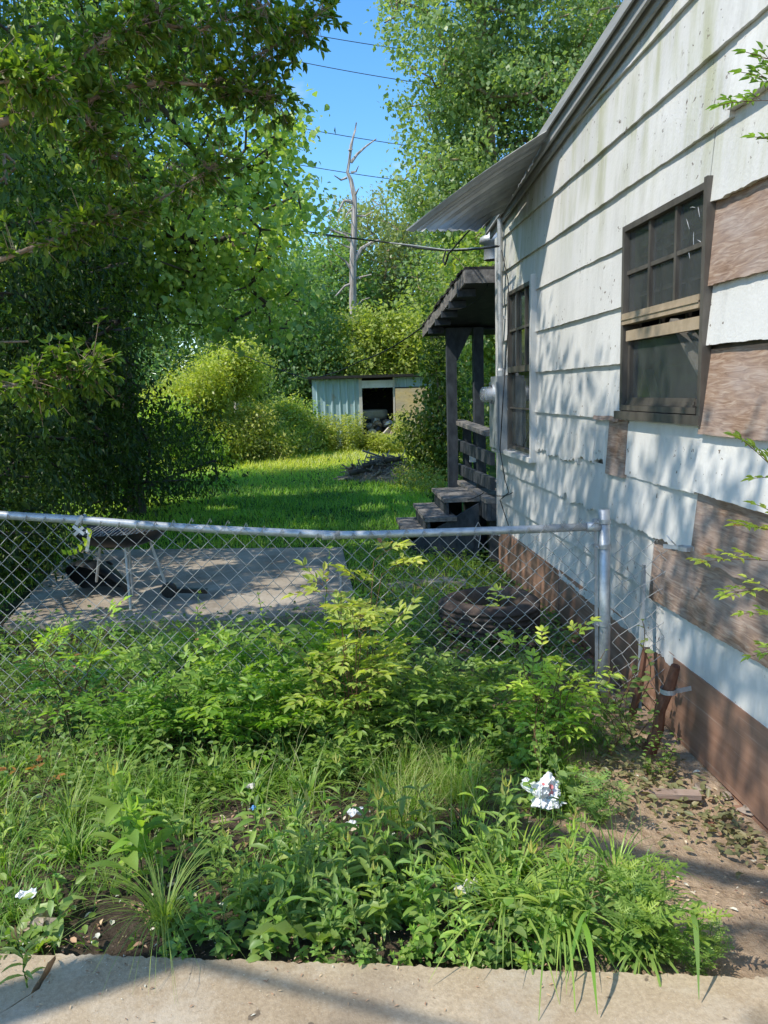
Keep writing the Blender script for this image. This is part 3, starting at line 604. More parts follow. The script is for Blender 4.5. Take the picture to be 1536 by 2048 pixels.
# ================================================================== PORCH
def porch():
    r = empty('porch', 'dark weathered back porch with shingled lean-to roof, railing and three steps', 'porch', (1.6, 8.0, 0)); off = (1.6, 8.0, 0)
    a = P(934, 540, Y=7.3); b = P(848, 656, Y=9.5); XR = 3.4
    roof = MB(); th = .10
    roof.hexa([(a.x, a.y, a.z-th), (XR, a.y, a.z-th), (XR, b.y, b.z-th), (b.x, b.y, b.z-th), (a.x, a.y, a.z), (XR, a.y, a.z), (XR, b.y, b.z), (b.x, b.y, b.z)])
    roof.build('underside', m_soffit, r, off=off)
    sh = MB(); N = 26
    for i in range(N):   # shingle course edges, ragged
        t0, t1 = i/N, (i+1)/N; p = a.lerp(b, t0); q = a.lerp(b, t1); e = random.uniform(.02, .05); d = random.uniform(-.01, .012)
        sh.hexa([(p.x-e, p.y, p.z+.004+d), (XR, p.y, p.z+.004), (XR, q.y, q.z+.004), (q.x-e, q.y, q.z+.004+d), (p.x-e, p.y, p.z+.03), (XR, p.y, p.z+.03), (XR, q.y+.02, q.z+.024), (q.x-e, q.y+.02, q.z+.024)])
    sh.build('shingles', m_shingle, r, off=off)
    f = MB(); f.hexa([(a.x-.02, a.y-.02, a.z-th-.02), (XR, a.y-.02, a.z-th-.02), (XR, a.y-.002, a.z-th-.02), (a.x-.02, a.y-.002, a.z-th-.02), (a.x-.02, a.y-.02, a.z), (XR, a.y-.02, a.z), (XR, a.y-.002, a.z), (a.x-.02, a.y-.002, a.z)])
    f.beam((a.x-.012, a.y, a.z-.055), (b.x-.012, b.y, b.z-.055), .02, .115)
    f.build('fascia_board', m_porch_top, r, off=off)
    for t in (.12, .3, .47, .62, .8): fe = MB(); q = a.lerp(b, t); fe.box(q.x-.03, q.x+.14, q.y-.03, q.y+.03, q.z-.17, q.z-.10); fe.build('rafter_end', m_porch, r, off=off)
    bm = P(905, 640, Y=9.1); bm2 = P(905, 658, Y=9.1)
    bb = MB(); bb.box(b.x+.02, XR, 9.02, 9.14, bm2.z, b.z-th+.03); bb.build('beam', m_porch, r, off=off)
    def post(x0, x1, Y, zb, dep=.1):
        q0 = P(x0, 800, Y=Y).x; q1 = P(x1, 800, Y=Y).x; m = MB(); m.box(q0, q1, Y-dep/2, Y+dep/2, zb, bm2.z); return m
    post(894, 913, 8.95, .1).build('post', m_porch, r, off=off)
    post(947, 966, 8.95, .1, .12).build('post', m_porch, r, off=off)
    pz = bm2.z; x0 = P(904, 700, Y=8.95).x; m = MB(); m.hexa([(x0, 8.92, pz-.42), (x0+.03, 8.92, pz-.42), (x0+.03, 8.98, pz-.42), (x0, 8.98, pz-.42), (x0, 8.92, pz), (x0+.24, 8.92, pz), (x0+.24, 8.98, pz), (x0, 8.98, pz)]); m.build('brace', m_porch, r, off=off)
    # railing along Y, X about 1.6
    RX = 1.585
    def rail(pa, pb, w, h, mat, name):
        A = P(*pa, X=RX); B = P(*pb, X=RX); B.y = max(B.y, 7.26); m = MB(); m.beam((RX, A.y, A.z), (RX, B.y, B.z), w, h); m.build(name, mat, r, off=off)
    rail((917, 843), (987, 868), .14, .045, m_porch_top, 'top_rail'); rail((914, 888), (990, 920), .045, .12, m_porch, 'rail'); rail((917, 937), (988, 969), .045, .12, m_porch, 'rail')
    for (x, yt, yb_, xx) in ((930, 850, 1062, 18), (958, 858, 1020, 18)):
        A = P(x, yt, X=RX+.05); m = MB(); m.box(RX+.025, RX+.115, A.y-.045, A.y+.045, -.1, A.z); m.build('rail_post', m_porch, r, off=off)
    d = MB(); d.box(1.52, 3.3, 7.28, 8.95, .50, .545); d.build('deck', m_porch_top, r, off=off)
    d = MB(); d.box(1.53, 1.57, 7.27, 8.95, .33, .499); d.box(1.571, 3.3, 7.26, 7.30, .33, .499); d.build('deck_edge', m_porch, r, off=off)
    dk = MB(); dk.box(1.75, 1.77, 7.3, 8.9, -.1, .33)
    for yy in (7.4, 8.8): dk.box(1.58, 1.67, yy-.05, yy+.05, -.1, .33)
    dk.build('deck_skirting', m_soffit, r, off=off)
    for (pa, pb, X0, X1, z) in (((796, 1062), (786, 1035), .76, 1.04, .17), ((841, 1037), (824, 1006), .95, 1.27, .345), ((882, 998), (860, 976), 1.16, 1.55, .515)):
        yA = P(*pa, Z=z).y; yB = P(*pb, Z=z).y; m = MB()
        ym = (yA+yB)/2
        m.box(X0, X1, yA, ym-.012, z-.04, z); m.box(X0+.004, X1, ym+.0, yB, z-.04, z-.003); o = m.build('tread', m_porch_top, r, off=off)
        k = MB(); k.box(X0+.03, X0+.055, yA+.03, yB-.03, z-.19, z-.041); k.build('riser', m_porch, r, off=off)
    for yy in (7.52, 8.5): st = MB(); st.hexa([(.80, yy, -.1), (1.5, yy, -.1), (1.5, yy+.04, -.1), (.80, yy+.04, -.1), (.82, yy, .10), (1.5, yy, .47), (1.5, yy+.04, .47), (.82, yy+.04, .10)]); st.build('stringer', m_porch, r, off=off)
porch()
vent = MB(); q = P(985, 520, Y=8.2); vent.lathe([(.09, 0), (.09, .16), (.14, .17), (.13, .22), (.0, .30)], 16, (q.x, q.y, q.z)); tag(vent.build('roof_vent', m_galdull, None, True), 'grey metal roof vent cap on the porch roof by the wall', 'roof vent')
b_ = MB(); q = P(947, 917, Y=8.6); b_.box(q.x-.04, q.x+.04, 8.6, 8.64, q.z-.04, q.z+.04); tag(b_.build('junction_box', m_whitepl), 'small pale box between the porch railing posts', 'box')

# ================================================================== SHED
def shed():
    Y = 23.2; xl = P(625, 800, Y=Y).x; zt = P(650, 754, Y=Y).z; X = lambda px: P(px, 820, Y=Y).x; Zz = lambda py: P(740, py, Y=Y).z
    r = empty('shed', 'low blue-grey metal shed with open doorway and tan plywood door', 'shed', (xl, Y, 0)); off = (xl, Y, 0); XR = X(905); zr_ = zt-.05
    def corr(x0, x1, z0, z1, yy, axis='x'):
        m = MB(); n = int(abs(x1-x0)/.035); base = 0
        for i in range(n+1):
            t = x0+(x1-x0)*i/n; ph = (t/.22) % 1; d = -.035 if ph < .18 else (.0 if ph > .3 else -.035+(ph-.18)/.12*.035); d += .004*math.sin(t*7)
            for z in (z0, z1): m.v.append((t, yy+d, z) if axis == 'x' else (yy-d, t, z))
        for i in range(n): a = i*2; m.f.append((a, a+2, a+3, a+1))
        return m
    xa = X(719); xb = X(789)
    corr(xl, xa, -.05, zr_, Y).build('wall', m_shed, r, off=off); corr(xb, XR, Zz(776), zr_, Y).build('wall', m_shed, r, off=off)
    corr(Y, Y+3, -.05, zr_, xl, 'y').build('side_wall', m_shed, r, off=off)
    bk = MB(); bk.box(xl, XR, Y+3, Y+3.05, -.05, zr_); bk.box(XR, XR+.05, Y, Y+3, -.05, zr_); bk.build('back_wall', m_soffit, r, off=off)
    rf = MB(); rf.hexa([(xl-.12, Y-.22, zt-.06), (XR+.1, Y-.22, zt-.06), (XR+.1, Y+3.2, zt-.2), (xl-.12, Y+3.2, zt-.2), (xl-.12, Y-.22, zt+.02), (XR+.1, Y-.22, zt+.02), (XR+.1, Y+3.2, zt-.12), (xl-.12, Y+3.2, zt-.12)]); rf.build('roof', m_shingle, r, off=off)
    po = MB(); po.box(X(719), X(725), Y-.06, Y+.04, -.05, zr_); po.box(xb-.03, xb+.02, Y-.05, Y+.04, -.05, zr_); po.build('door_post', m_boardw, r, off=off)
    hd = MB(); hd.box(X(725)+.002, xb-.035, Y-.05, Y+.02, Zz(776), Zz(761)); hd.build('header_board', m_siding, r, off=off)
    m = MB(); x_ = xb+.03; m.box(x_, x_+1.0, Y-.12, Y-.09, .0, Zz(778)); m.build('plywood_door', m_ply_door, r, off=off)
    w = MB(); w.box(x_+1.02, XR, Y-.05, Y-.0, -.05, Zz(776)-.003); w.build('lower_panel', m_shed, r, off=off)
    # contents
    q = P(745, 829, Y=24.2); m = MB(); m.lathe([(.0, -.14), (.36, -.14), (.42, -.12), (.44, .0), (.42, .13), (.36, .15), (.0, .16)], 20, (0, 0, 0))
    m.xform(Matrix.Translation(q) @ Matrix.Diagonal((1.1, .7, 1, 1))); tag(m.build('mattress_roll', m_boardw, None, True), 'pale rolled bundle on top of the junk inside the shed doorway', 'bundle')
    st = MB(); st.box(q.x-.5, q.x+.5, 23.9, 24.5, -.05, q.z-.15); tag(st.build('junk_crate', m_soffit), 'dark crate holding up the pale bundle in the shed', 'crate')
    for i in range(14):
        px = random.uniform(735, 788); py = random.uniform(842, 888); yy = 23.75-(py-840)*.012
        q = P(px, py, Y=yy); m = MB(); s = random.uniform(.07, .16)
        m.lathe([(0, -s), (s*.8, -s*.7), (s, 0), (s*.7, s*.7), (0, s)], 9, (0, 0, 0))
        m.v = [(x*random.uniform(.7, 1.3)+q.x, y*random.uniform(.6, 1.1)+q.y, z*random.uniform(.7, 1.1)+q.z) for x, y, z in m.v]
        tag(m.build('trash_bag', random.choice([m_boardw, m_whitepl, m_galdull, m_black, m_rock, m_brush])), 'crumpled trash bag in the heap spilling from the shed doorway', 'trash bag', 'heap of bags in the shed doorway')
    m = MB(); a = P(748, 893, Y=22.9); b = P(782, 855, Y=23.5); m.beam(a, b, .05, .16); tag(m.build('loose_board', m_boardw), 'long pale board leaning out of the shed doorway over the trash heap', 'board')
shed()
m = MB(); a = P(618, 897, Y=21.5); m.hexa([(a.x-.09, a.y, a.z-.05), (a.x+.07, a.y, a.z-.05), (a.x+.07, a.y+.03, a.z-.05), (a.x-.09, a.y+.03, a.z-.05), (a.x-.04, a.y, a.z+.34), (a.x+.10, a.y, a.z+.38), (a.x+.10, a.y+.03, a.z+.38), (a.x-.04, a.y+.03, a.z+.34)])
tag(m.build('short_board', m_boardw), 'short pale board standing upright in the grass left of the shed', 'board')
m = MB(); a = P(471, 770, Y=23); m.tube([(a.x, a.y, -.1), (a.x-.02, a.y, 1.6), P(468, 683, Y=23)], [.07, .065, .06], 8); tag(m.build('wooden_pole', m_deadwood), 'thin bare wooden pole standing among the yellow bushes', 'pole')

# brush pile
def brush():
    c = P(768, 945, Y=14.6); r = empty('brush_pile', 'heap of dead branches and brown debris on the lawn before the bush', 'brush pile', (c.x, 14.6, -.05)); off = (c.x, 14.6, -.05)
    m = MB()
    for i in range(260):
        a = random.uniform(0, 6.28); rr = random.random()**.6; x = c.x+.05+math.cos(a)*rr*.74; y = 14.6+math.sin(a)*rr*.5; z = -.05+.42*(1-rr**2)*random.random()
        d = Vector((random.gauss(0, 1), random.gauss(0, .6), random.gauss(0, .30))).normalized()*random.uniform(.12, .42); rad = random.uniform(.006, .022)
        p = Vector((x, y, z+.05)); m.tube([p-d, p+Vector((0, 0, random.uniform(-.02, .04))), p+d], [rad, rad, rad*.6], 5)
    m.build('sticks', m_brush, r, off=off)
    h = MB(); h.lathe([(.72, 0), (.6, .12), (.4, .2), (.2, .24), (0, .26)], 26, (c.x+.1, 14.65, -.06)); h.v = [(x+random.gauss(0, .04), y+random.gauss(0, .04), z+random.gauss(0, .035)) for x, y, z in h.v]; h.build('debris_mound', m_brush, r, off=off)
    for k, (dx, dz) in enumerate(((-.45, .12), (-.2, .25), (.12, .30))):
        g = MB(); g.tube([(c.x+dx-.22, 14.25, dz), (c.x+dx+.2, 14.3, dz+.06)], [.05, .045], 8); g.build('log', m_bark, r, off=off)
brush()

# ================================================================== TYRES, GRILL, PIPE
def tyre(name, label, c, Ro, h, rim, seed):
    prof = [(rim, h*.30), (rim-.005, h*.5), (rim, h*.70), (rim+.03, h*.88), (Ro-.09, h*1.0), (Ro-.04, h*.96), (Ro-.012, h*.86)]
    nz2 = 9
    for i in range(nz2):
        z = h*(.84-.68*i/(nz2-1)); prof += [(Ro-(.012 if i % 2 else 0), z), (Ro-(.012 if i % 2 else 0), z-h*.05)]
    prof += [(Ro-.03, h*.05), (Ro-.09, 0), (rim+.03, h*.12), (rim, h*.30)]
    r = empty(name, label, 'tyre', c, group=None)
    m = MB(); m.lathe(prof, 56); m.v = [(x*(1+.012*math.sin(3*math.atan2(y, x)+seed)), y*(1+.01*math.cos(2*math.atan2(y, x))), z+.008*math.sin(2*math.atan2(y, x)+seed)) for x, y, z in m.v]
    m.build('tyre_body', m_rubber, r, True)
ty = P(975, 1196, Z=.24); TYRE = (ty.x+.06, ty.y, .06)
tyre('tyre', 'large brown dusty tyre lying flat beside the house behind the fence', (ty.x+.015, ty.y+.02, .03), .335, .215, .20, 0)
tyre('tyre', 'lower half-buried tyre under the big dusty one', (ty.x+.07, ty.y-.03, -.15), .31, .175, .19, 2)
def grill():
    Y = 6.0; a = P(150, 1052, Y=Y); b = P(333, 1060, Y=Y); c = (a+b)/2; Rr = (b.x-a.x)/2; zt = c.z
    r = empty('kettle_grill', 'black kettle grill on thin silver tripod legs with a small wheel', 'grill', (c.x, Y, 0)); off = (c.x, Y, 0)
    m = MB(); m.lathe([(Rr, 0), (Rr*.98, -.03), (Rr*.85, -.085), (Rr*.5, -.125), (0, -.14), (0, -.13), (Rr*.5, -.115), (Rr*.83, -.08), (Rr*.96, -.02), (Rr, 0)], 32, (c.x, Y, zt)); m.build('bowl', m_black, r, True, off=off)
    gr = MB()
    for i in range(-8, 9): x = i*.033; l = math.sqrt(max(0, (Rr*.9)**2-x*x)); gr.tube([(c.x+x, Y-l, zt-.012), (c.x+x, Y+l, zt-.012)], .003, 5)
    gr.build('grate', m_galdull, r, off=off)
    for (t, bt, yt, yb) in (((204, 1072), (193, 1163), Y-.05, Y+.1), ((249, 1076), (262, 1225), Y-.12, Y-.25), ((256, 1080), (268, 1205), Y+.1, Y+.15), ((294, 1072), (335, 1178), Y-.05, Y-.05)):
        A = P(*t, Y=yt); B = P(*bt, Y=yb); m = MB(); m.tube([A+Vector((0, 0, .03)), B], .011, 10); m.build('leg', m_galdull, r, off=off)
    q = P(338, 1180, Y=Y-.05); m = MB(); m.lathe([(.0, -.02), (.05, -.02), (.062, -.012), (.062, .012), (.05, .02), (0, .02)], 24, (q.x, q.y, q.z), 'y'); m.build('wheel', m_black, r, off=off)
    m = MB(); a = P(345, 1180, Y=Y-.03); b = P(415, 1182, Y=Y+.0); m.beam(a, b, .05, .035); m.build('axle_bar', m_black, r, off=off)
    l = MB(); l.lathe([(.27, 0), (.265, .03), (.22, .10), (.12, .155), (.0, .17)], 32); l.lathe([(.02, .165), (.02, .2), (.035, .21), (0, .22)], 10)
    q = P(203, 1152, Y=6.35); l.xform(Matrix.Translation(q) @ Matrix.Rotation(R(28), 4, 'Y') @ Matrix.Rotation(R(-38), 4, 'X') @ Matrix.Translation((0, 0, -.08)))
    tag(l.build('grill_lid', m_black, None, True), 'black domed grill lid lying tilted on the concrete pad', 'grill lid')
grill()
a = P(683, 1180, Z=.035); m = MB(); zt = P(680, 1133, Y=a.y).z; m.tube([(a.x, a.y, 0), (a.x, a.y, zt-.05)], .016, 10); m.tube([(a.x, a.y, zt-.05), (a.x-.01, a.y, zt)], .022, 10)
tag(m.build('standpipe', m_galdull), 'short grey pipe standing upright at the corner of the concrete pad', 'pipe')
m = MB(); q = P(800, 1165, Z=-.03)
for i in range(7): x = q.x-.25+i*.11+random.uniform(-.02, .02); y = q.y+random.uniform(-.2, .1); m.hexa([(x, y, -.06), (x+.14, y-.04, -.06), (x+.16, y+.1, -.06), (x+.02, y+.13, -.06), (x, y, -.015), (x+.14, y-.04, -.01), (x+.16, y+.1, -.02), (x+.02, y+.13, -.01)])
tag(m.build('stepping_stones', m_slab), 'broken flat paving stones in the grass before the tyre', 'paving')

# ================================================================== FENCE
PB = P(1206, 1405, Z=-.05); PX, PY = PB.x, PB.y
FL = P(-60, 1450, Z=0); fdir = Vector((FL.x-PX-.6, FL.y-PY+.05, 0)).normalized()
def fplane(px, py):
    """point of the fence plane seen at px,py"""
    n = Vector((-fdir.y, fdir.x, 0)); d = FW+(px-768)/F_PX*RT+(1024-py)/F_PX*UP; d = Vector(d.tolist()); t = (Vector((PX, PY, 0))-Vector((0, 0, EYE))).dot(n)/d.dot(n); return Vector((0, 0, EYE))+d*t
fence = empty('chain_link_fence', 'chain link fence with bent grey top rail and sagging wire mesh', 'fence', (PX, PY, 0)); FO = (PX, PY, 0)
railpts = [fplane(x, y) for x, y in ((-900, 1000), (-300, 1012), (0, 1030), (150, 1039), (300, 1051), (450, 1060), (580, 1066), (680, 1070), (760, 1069), (900, 1064), (1050, 1059), (1196, 1053))]
off_ = Vector((fdir.y, -fdir.x, 0))*.0
m = MB(); m.tube([p+off_ for p in railpts], .0205, 14); m.tube([railpts[-1]+Vector((-.06, 0, 0)), railpts[-1]+Vector((.01, 0, 0))], .025, 14)
for t in (railpts[7], ): m.tube([t+fdir*.0, t+fdir*.09], .0225, 14)
m.build('top_rail', m_gal, fence, True, off=FO)
pt = fplane(1208, 1019)
m = MB(); m.tube([(PX+.005, PY, -.1), (PX+.002, PY, .4), (pt.x, PY, pt.z)], .029, 18); m.build('post', m_gal, fence, True, off=FO)
tb = fplane(1191, 1060); tb2 = fplane(1194, 1385); m = MB(); m.beam(tb2, tb, .016, .006, (0, 1, 0)); m.build('tension_bar', m_gal, fence, off=FO)
for yy in (1042, 1092, 1246, 1375):
    q = fplane(1208, yy); m = MB(); m.lathe([(.033, -.011), (.0335, .011)], 18, (q.x, PY, q.z)); m.lathe([(.0315, .011), (.0315, -.011)], 18, (q.x, PY, q.z)); e = fplane(1186, yy); m.beam((q.x-.03, PY-.012, q.z), (e.x, PY-.016, e.z), .004, .022, (0, 0, 1)); m.beam((q.x-.03, PY+.012, q.z), (e.x, PY+.01, e.z), .004, .022)
    m.tube([(e.x+.015, PY-.035, q.z), (e.x+.015, PY+.03, q.z)], .005, 8); m.build('band_clamp', m_gal, fence, off=FO)
CW, CH = .044, .092
def rail_z(s):
    xs = [-(p-Vector((PX, PY, p.z))).dot(-fdir) for p in railpts]
    pts = sorted(zip(xs, [p.z for p in railpts])); xx = [a for a, _ in pts]; return float(np.interp(s, xx, [b for _, b in pts]))
def mesh_wires(smax, name, top_fn, bot_fn, mapf, s0=0.0, rad=.00165):
    m = MB(); nw = int((smax-s0)/(CW/2))
    # each wire zigzags about s_k with amplitude CW/4.. spans half cells
    K = int((smax-s0)/CW)
    for k in range(K):
        for ph in (0, ):
            sc = s0+(k+.5)*CW; pts = []; i = 0; zt = top_fn(sc)
            nrow = int(1.5/(CH/2))
            for i in range(nrow):
                z = zt-i*CH/2
                if z < bot_fn(sc): break
                sg = 1 if (i+k) % 2 else -1; s = sc+sg*(CW/2+.0025)
                # crest shaping: small flat at bends with weave depth
                pts.append(mapf(s, z, .004*sg))
            if len(pts) > 2:
                fine = []
                for a, b in zip(pts[:-1], pts[1:]): fine += [a, a.lerp(b, .10), a.lerp(b, .5), a.lerp(b, .90)]
                fine.append(pts[-1]); m.tube(fine, rad, 4)
                # twisted knuckle at the top
                if name: p0 = pts[0]; m.tube([p0, p0+fdir*(-.012)+Vector((0, 0, .022)), p0+fdir*(-.02)+Vector((0, -.004, .006))], rad, 4)
    return m
def map_main(s, z, d):
    t = max(0, (.75-z)); bulge = .05*math.sin(s*2.1+.5)*t+.03*math.sin(s*4.3)*t
    zz = z+.018*math.sin(s*3.1+z*2)-.01*math.sin(s*7+z*4)
    ss = s+.02*math.sin(z*5+s*1.3)*t+.012*math.sin(z*9+s*5)*min(1, t)
    p = Vector((PX, PY, 0))+fdir*ss; p.y += bulge+d-.026; p.z = zz; return p
def bot(s):
    return .02+.16*math.exp(-((s-.75)/.35)**2)+.02*math.sin(s*3)
mm = mesh_wires(4.6, 'm', lambda s: rail_z(s)+.012-.02*abs(math.sin(s*3)), bot, map_main, .06)
mm.build('wire_mesh', m_wire, fence, off=FO)
# loose flap of mesh between post and house, ragged and curling down
def map_flap(s, z, d):
    t = max(0, .8-z); p = Vector((PX+.03, PY-.03, 0)); e = fplane(1345, 1060); 
    x = PX+.03+s*.92-.12*t*max(0, s-.1)*2.0; y = PY-.03-s*.55+.06*math.sin(z*5)*s+d
    y -= .25*max(0, .45-z)*(s*1.5); x -= .22*max(0, .42-z)*s*2.5
    return Vector((x+.008*math.sin(z*31), y+.01*math.sin(z*23+s*9), z+.03*s*math.sin(s*8)-.04*s))
mf = mesh_wires(.40, 'm', lambda s: .84-.10*s, lambda s: .02+.05*math.sin(s*9), map_flap, 0)
mf.build('wire_mesh_flap', m_wire, fence, off=FO)
# clip and bent leftovers hanging by the wall
def strip(pts, w, t, mat, name, label, cat):
    m = MB()
    for a, b in zip(pts[:-1], pts[1:]): m.beam(a, b, t, w)
    return tag(m.build(name, mat), label, cat)
q0 = fplane(160, 1036)+Vector((0, -.03, 0)); k = MB()
def seg(pa, pb, dy0, dy1, w=.016):
    a = fplane(*pa)+Vector((0, dy0, 0)); b = fplane(*pb)+Vector((0, dy1, 0)); k.beam(a, b, w, .0015, (0, 1, 0))
for yy in (-.024, .024): seg((168, 1030), (155, 1048), yy, yy)
k.lathe([(.024, -.012), (.0245, .012)], 16, tuple(fplane(161, 1040)), 'x')
seg((150, 1050), (172, 1066), -.03, -.034); seg((152, 1068), (170, 1052), -.028, -.03); seg((176, 1060), (186, 1062), -.03, -.045); seg((184, 1060), (178, 1100), -.04, -.036)
tag(k.build('metal_strap', m_gal), 'bright bent perforated metal strap hanging off the fence top rail', 'strap')
m = MB(); a = fplane(954, 1062); m.tube([a+Vector((-.02, -.03, .0)), a+Vector((-.01, -.028, .03)), a+Vector((.005, -.005, .045)), a+Vector((.02, .0, .02)), a+Vector((.012, -.02, -.03)), a+Vector((.0, -.03, -.08))], .002, 5); tag(m.build('tie_wire', m_wire), 'small curled tie wire looped over the fence top rail', 'tie wire')

# clamp + stakes by the wall
c = P(1355, 1094, X=1.50); m = MB(); m.beam(c+Vector((-.05, .03, .0)), c+Vector((.055, -.04, -.003)), .004, .018); m.lathe([(.03, -.009), (.031, .009)], 14, (c.x+.02, c.y-.03, c.z)); m.tube([c, c+Vector((-.03, .0, .03)), c+Vector((-.04, .02, .05))], .003, 6)
tag(m.build('band_clamp', m_gal), 'loose galvanised clamp at the top of the ragged mesh by the wall', 'clamp')
s0 = P(1298, 1500, Z=-.06); s1 = P(1352, 1332, X=1.47)
m = MB(); pts = [s0, s0.lerp(s1, .25)+Vector((.012, 0, 0)), s0.lerp(s1, .5)+Vector((-.008, 0, .0)), s0.lerp(s1, .8), s1]; m.tube(pts, [.035, .028, .024, .025, .02], 9); m.v = [(x+random.gauss(0, .0025), y, z) for x, y, z in m.v]
tag(m.build('broken_stake', m_rust), 'broken brown wooden stake leaning against the skirt board with a clamp', 'stake')
q = s0.lerp(s1, .72); m = MB(); m.lathe([(.034, -.011), (.035, .011)], 18, tuple(q)); m.beam(q+Vector((.03, -.012, 0)), q+Vector((.10, -.01, .008)), .004, .02); tag(m.build('band_clamp', m_gal), 'galvanised ring clamp around the broken brown stake', 'clamp')
m = MB(); a = P(1262, 1440, Z=-.06); b = P(1290, 1300, X=1.52); m.tube([a, a.lerp(b, .5)+Vector((.01, 0, 0)), b], [.02, .018, .012], 7); tag(m.build('rusty_pipe', m_rust), 'thin rusty red pipe leaning behind the wire mesh by the wall', 'pipe')
m = MB(); a = P(1278, 1420, X=1.5); b = P(1287, 1140, X=1.58); m.beam(a, b, .035, .012, (1, 0, 0)); m.beam(b, b+Vector((0, -.005, .03)), .02, .012, (1, 0, 0)); tag(m.build('fence_picket', m_greybox), 'narrow grey picket standing against the wall behind the mesh', 'picket')

# ================================================================== LITTER
def crumple(name, label, cat, c, s, mat, n=3, seed=0, flat=.8, group=None, par=None):
    import bmesh
    bm = bmesh.new(); bmesh.ops.create_icosphere(bm, subdivisions=n, radius=1); ridge = .5 if 'bag' in name or 'print' in name else .3
    for v in bm.verts:
        d = mnoise.noise(v.co*1.6+Vector((seed, 0, 0)))*.9+abs(mnoise.noise(v.co*3.1+Vector((0, seed, 0))))*.5-.1+(.22-abs(mnoise.noise(v.co*4.3+Vector((3, seed, 2)))))*ridge*.9+(.2-abs(mnoise.noise(v.co*9+Vector((3, seed, 7)))))*ridge*.12
        v.co = Vector((v.co.x*(1+d)*s, v.co.y*(1+d)*s*.8, max(-.4, v.co.z*(1+d*1.3))*s*flat))
    me = bpy.data.meshes.new(name); bm.to_mesh(me); bm.free(); o = link(name, me, mat, par); o.location = c
    return tag(o, label, cat, group) if label else o
q = P(1088, 1592, Z=.02); bag = crumple('plastic_bag', 'crumpled white plastic bag with a pink print lying in the weeds', 'plastic bag', q, .066, m_whitepl, 5, 3, .8)
pr = MB(); 
o = crumple('red_print', None, None, (0.006, -.010, .030), .026, m_redpl, 3, 5, .8, None, bag)
q = P(78, 1842, Z=-.02); crumple('rock', 'tan pinkish rock among the weeds at the left by the sidewalk', 'rock', q, .045, m_rock, 3, 8, .6)
q = P(1190, 1400, Z=-.02)
def scrap(lab, px, py, sz, mat, seed):
    n = 9; q = P(px, py, Z=.0); m = MB()
    for a in range(n):
        for c_ in range(n):
            u, v = a/(n-1)-.5, c_/(n-1)-.5; w = mnoise.noise(Vector((u*3+seed, v*3, 1)))
            m.v.append((q.x+sz*(u*1.3+.25*w), q.y+sz*(v+.3*mnoise.noise(Vector((u*2, v*4+seed, 4)))), q.z+sz*(.35+.7*abs(mnoise.noise(Vector((u*3.3+seed, v*3.3, 9))))+.35*w)))
    for a in range(n-1):
        for c_ in range(n-1):
            if random.random() < .06: continue
            k = a*n+c_; m.f.append((k, k+n, k+n+1, k+1))
    tag(m.build('paper_scrap', mat), lab, 'litter')
for i, (px, py, lab) in enumerate([(710, 1635, 'white paper scrap beside the bare soil near the middle'), (703, 1655, 'small flat white scrap just below the paper scrap'), (935, 1795, 'crumpled dirty white paper in front of the wide grass'), (55, 1800, 'white scrap on the dark soil at the far left'), (500, 1578, 'pale scrap in the dry leaves under the bushes')]): scrap(lab, px, py, (.045, .03, .06, .045, .03)[i], m_boardw if i in (2, 4) else m_whitepl, i*3.3)
crumple('blue_scrap', 'small blue plastic scrap among the dead leaves', 'litter', P(508, 1616, Z=0), .013, m_blue, 2, 4, .6)
m = MB(); m.tube([P(420, 1646, Z=.0), P(460, 1640, Z=.01), P(505, 1634, Z=.0)], [.006, .007, .004], 6); tag(m.build('fallen_stick', m_twig), 'thin fallen stick across the dead leaves', 'stick')
m = MB(); a = P(1275, 1585, Z=-.08); b = P(1400, 1590, Z=-.08); m.beam(a, b, .05, .02); tag(m.build('fallen_board', m_ply), 'short weathered board lying in the dirt near the wall', 'board')
for i in range(9):
    px = random.uniform(1230, 1500); py = 1560+(px-1230)*.25+random.uniform(-40, 60)
    crumple('brick_rubble', 'small chunk of rubble in the dirt below the brown skirt', 'rubble', P(px, py, Z=-.11), random.uniform(.012, .04), random.choice([m_rock, m_rust, m_rock]), 2, i, .5, 'rubble chunks along the wall')
# ================================================================== TREES
LD = np.array([LIGHT.x, LIGHT.y, LIGHT.z])
SUNSPOTS = [(-.9, 2.9, .1, .25), (.45, 2.75, .1, .22), (-.3, 3.1, .15, .25), (.6, 2.15, .1, .2), (-1.4, 3.6, .2, .25), (.15, 2.2, .15, .2), (1.1, 4.8, .15, .22), (-.9, 5.7, .05, .22), (-.2, 6.6, .05, .2), (-1.8, 6.0, .05, .22), (-.5, 5.9, .05, .3), (-1.3, 6.3, .05, .25), (.15, 3.6, .8, .3), (-.1, 2.4, .1, .16), (.8, 2.3, .1, .18), (-.7, 1.95, 0, .35), (-.15, 1.9, 0, .25), (.65, 1.85, 0, .12), (-.5, 3.5, .35, .2), (.4, 3.4, .3, .25), (-1.2, 3.0, .1, .2), (1.0, 2.1, .1, .2), ]   # (x, y, z, r): places the sun reaches through gaps in the crowns
def gapmask(pos, spots):
    keep = np.ones(len(pos), bool)
    for (x, y, z, r) in spots:
        v = pos-np.array([x, y, z]); t = v@LD; dist = np.linalg.norm(v-t[:, None]*LD, axis=1); keep &= ~((dist < r) & (t < 0))
    return keep
def sample_lobe(c, r, n, g, shell=.45):
    u = nrm(g.normal(size=(n, 3))); rad = (shell**3+(1-shell**3)*g.random(n))**(1/3.)
    # uneven outline
    b = 1+.22*np.sin(u[:, 0]*5+c[0]*3)*np.sin(u[:, 1]*4+c[1])+.15*np.sin(u[:, 2]*7+u[:, 0]*6+c[2])
    return np.array(c)+u*(rad*b)[:, None]*np.array(r), u
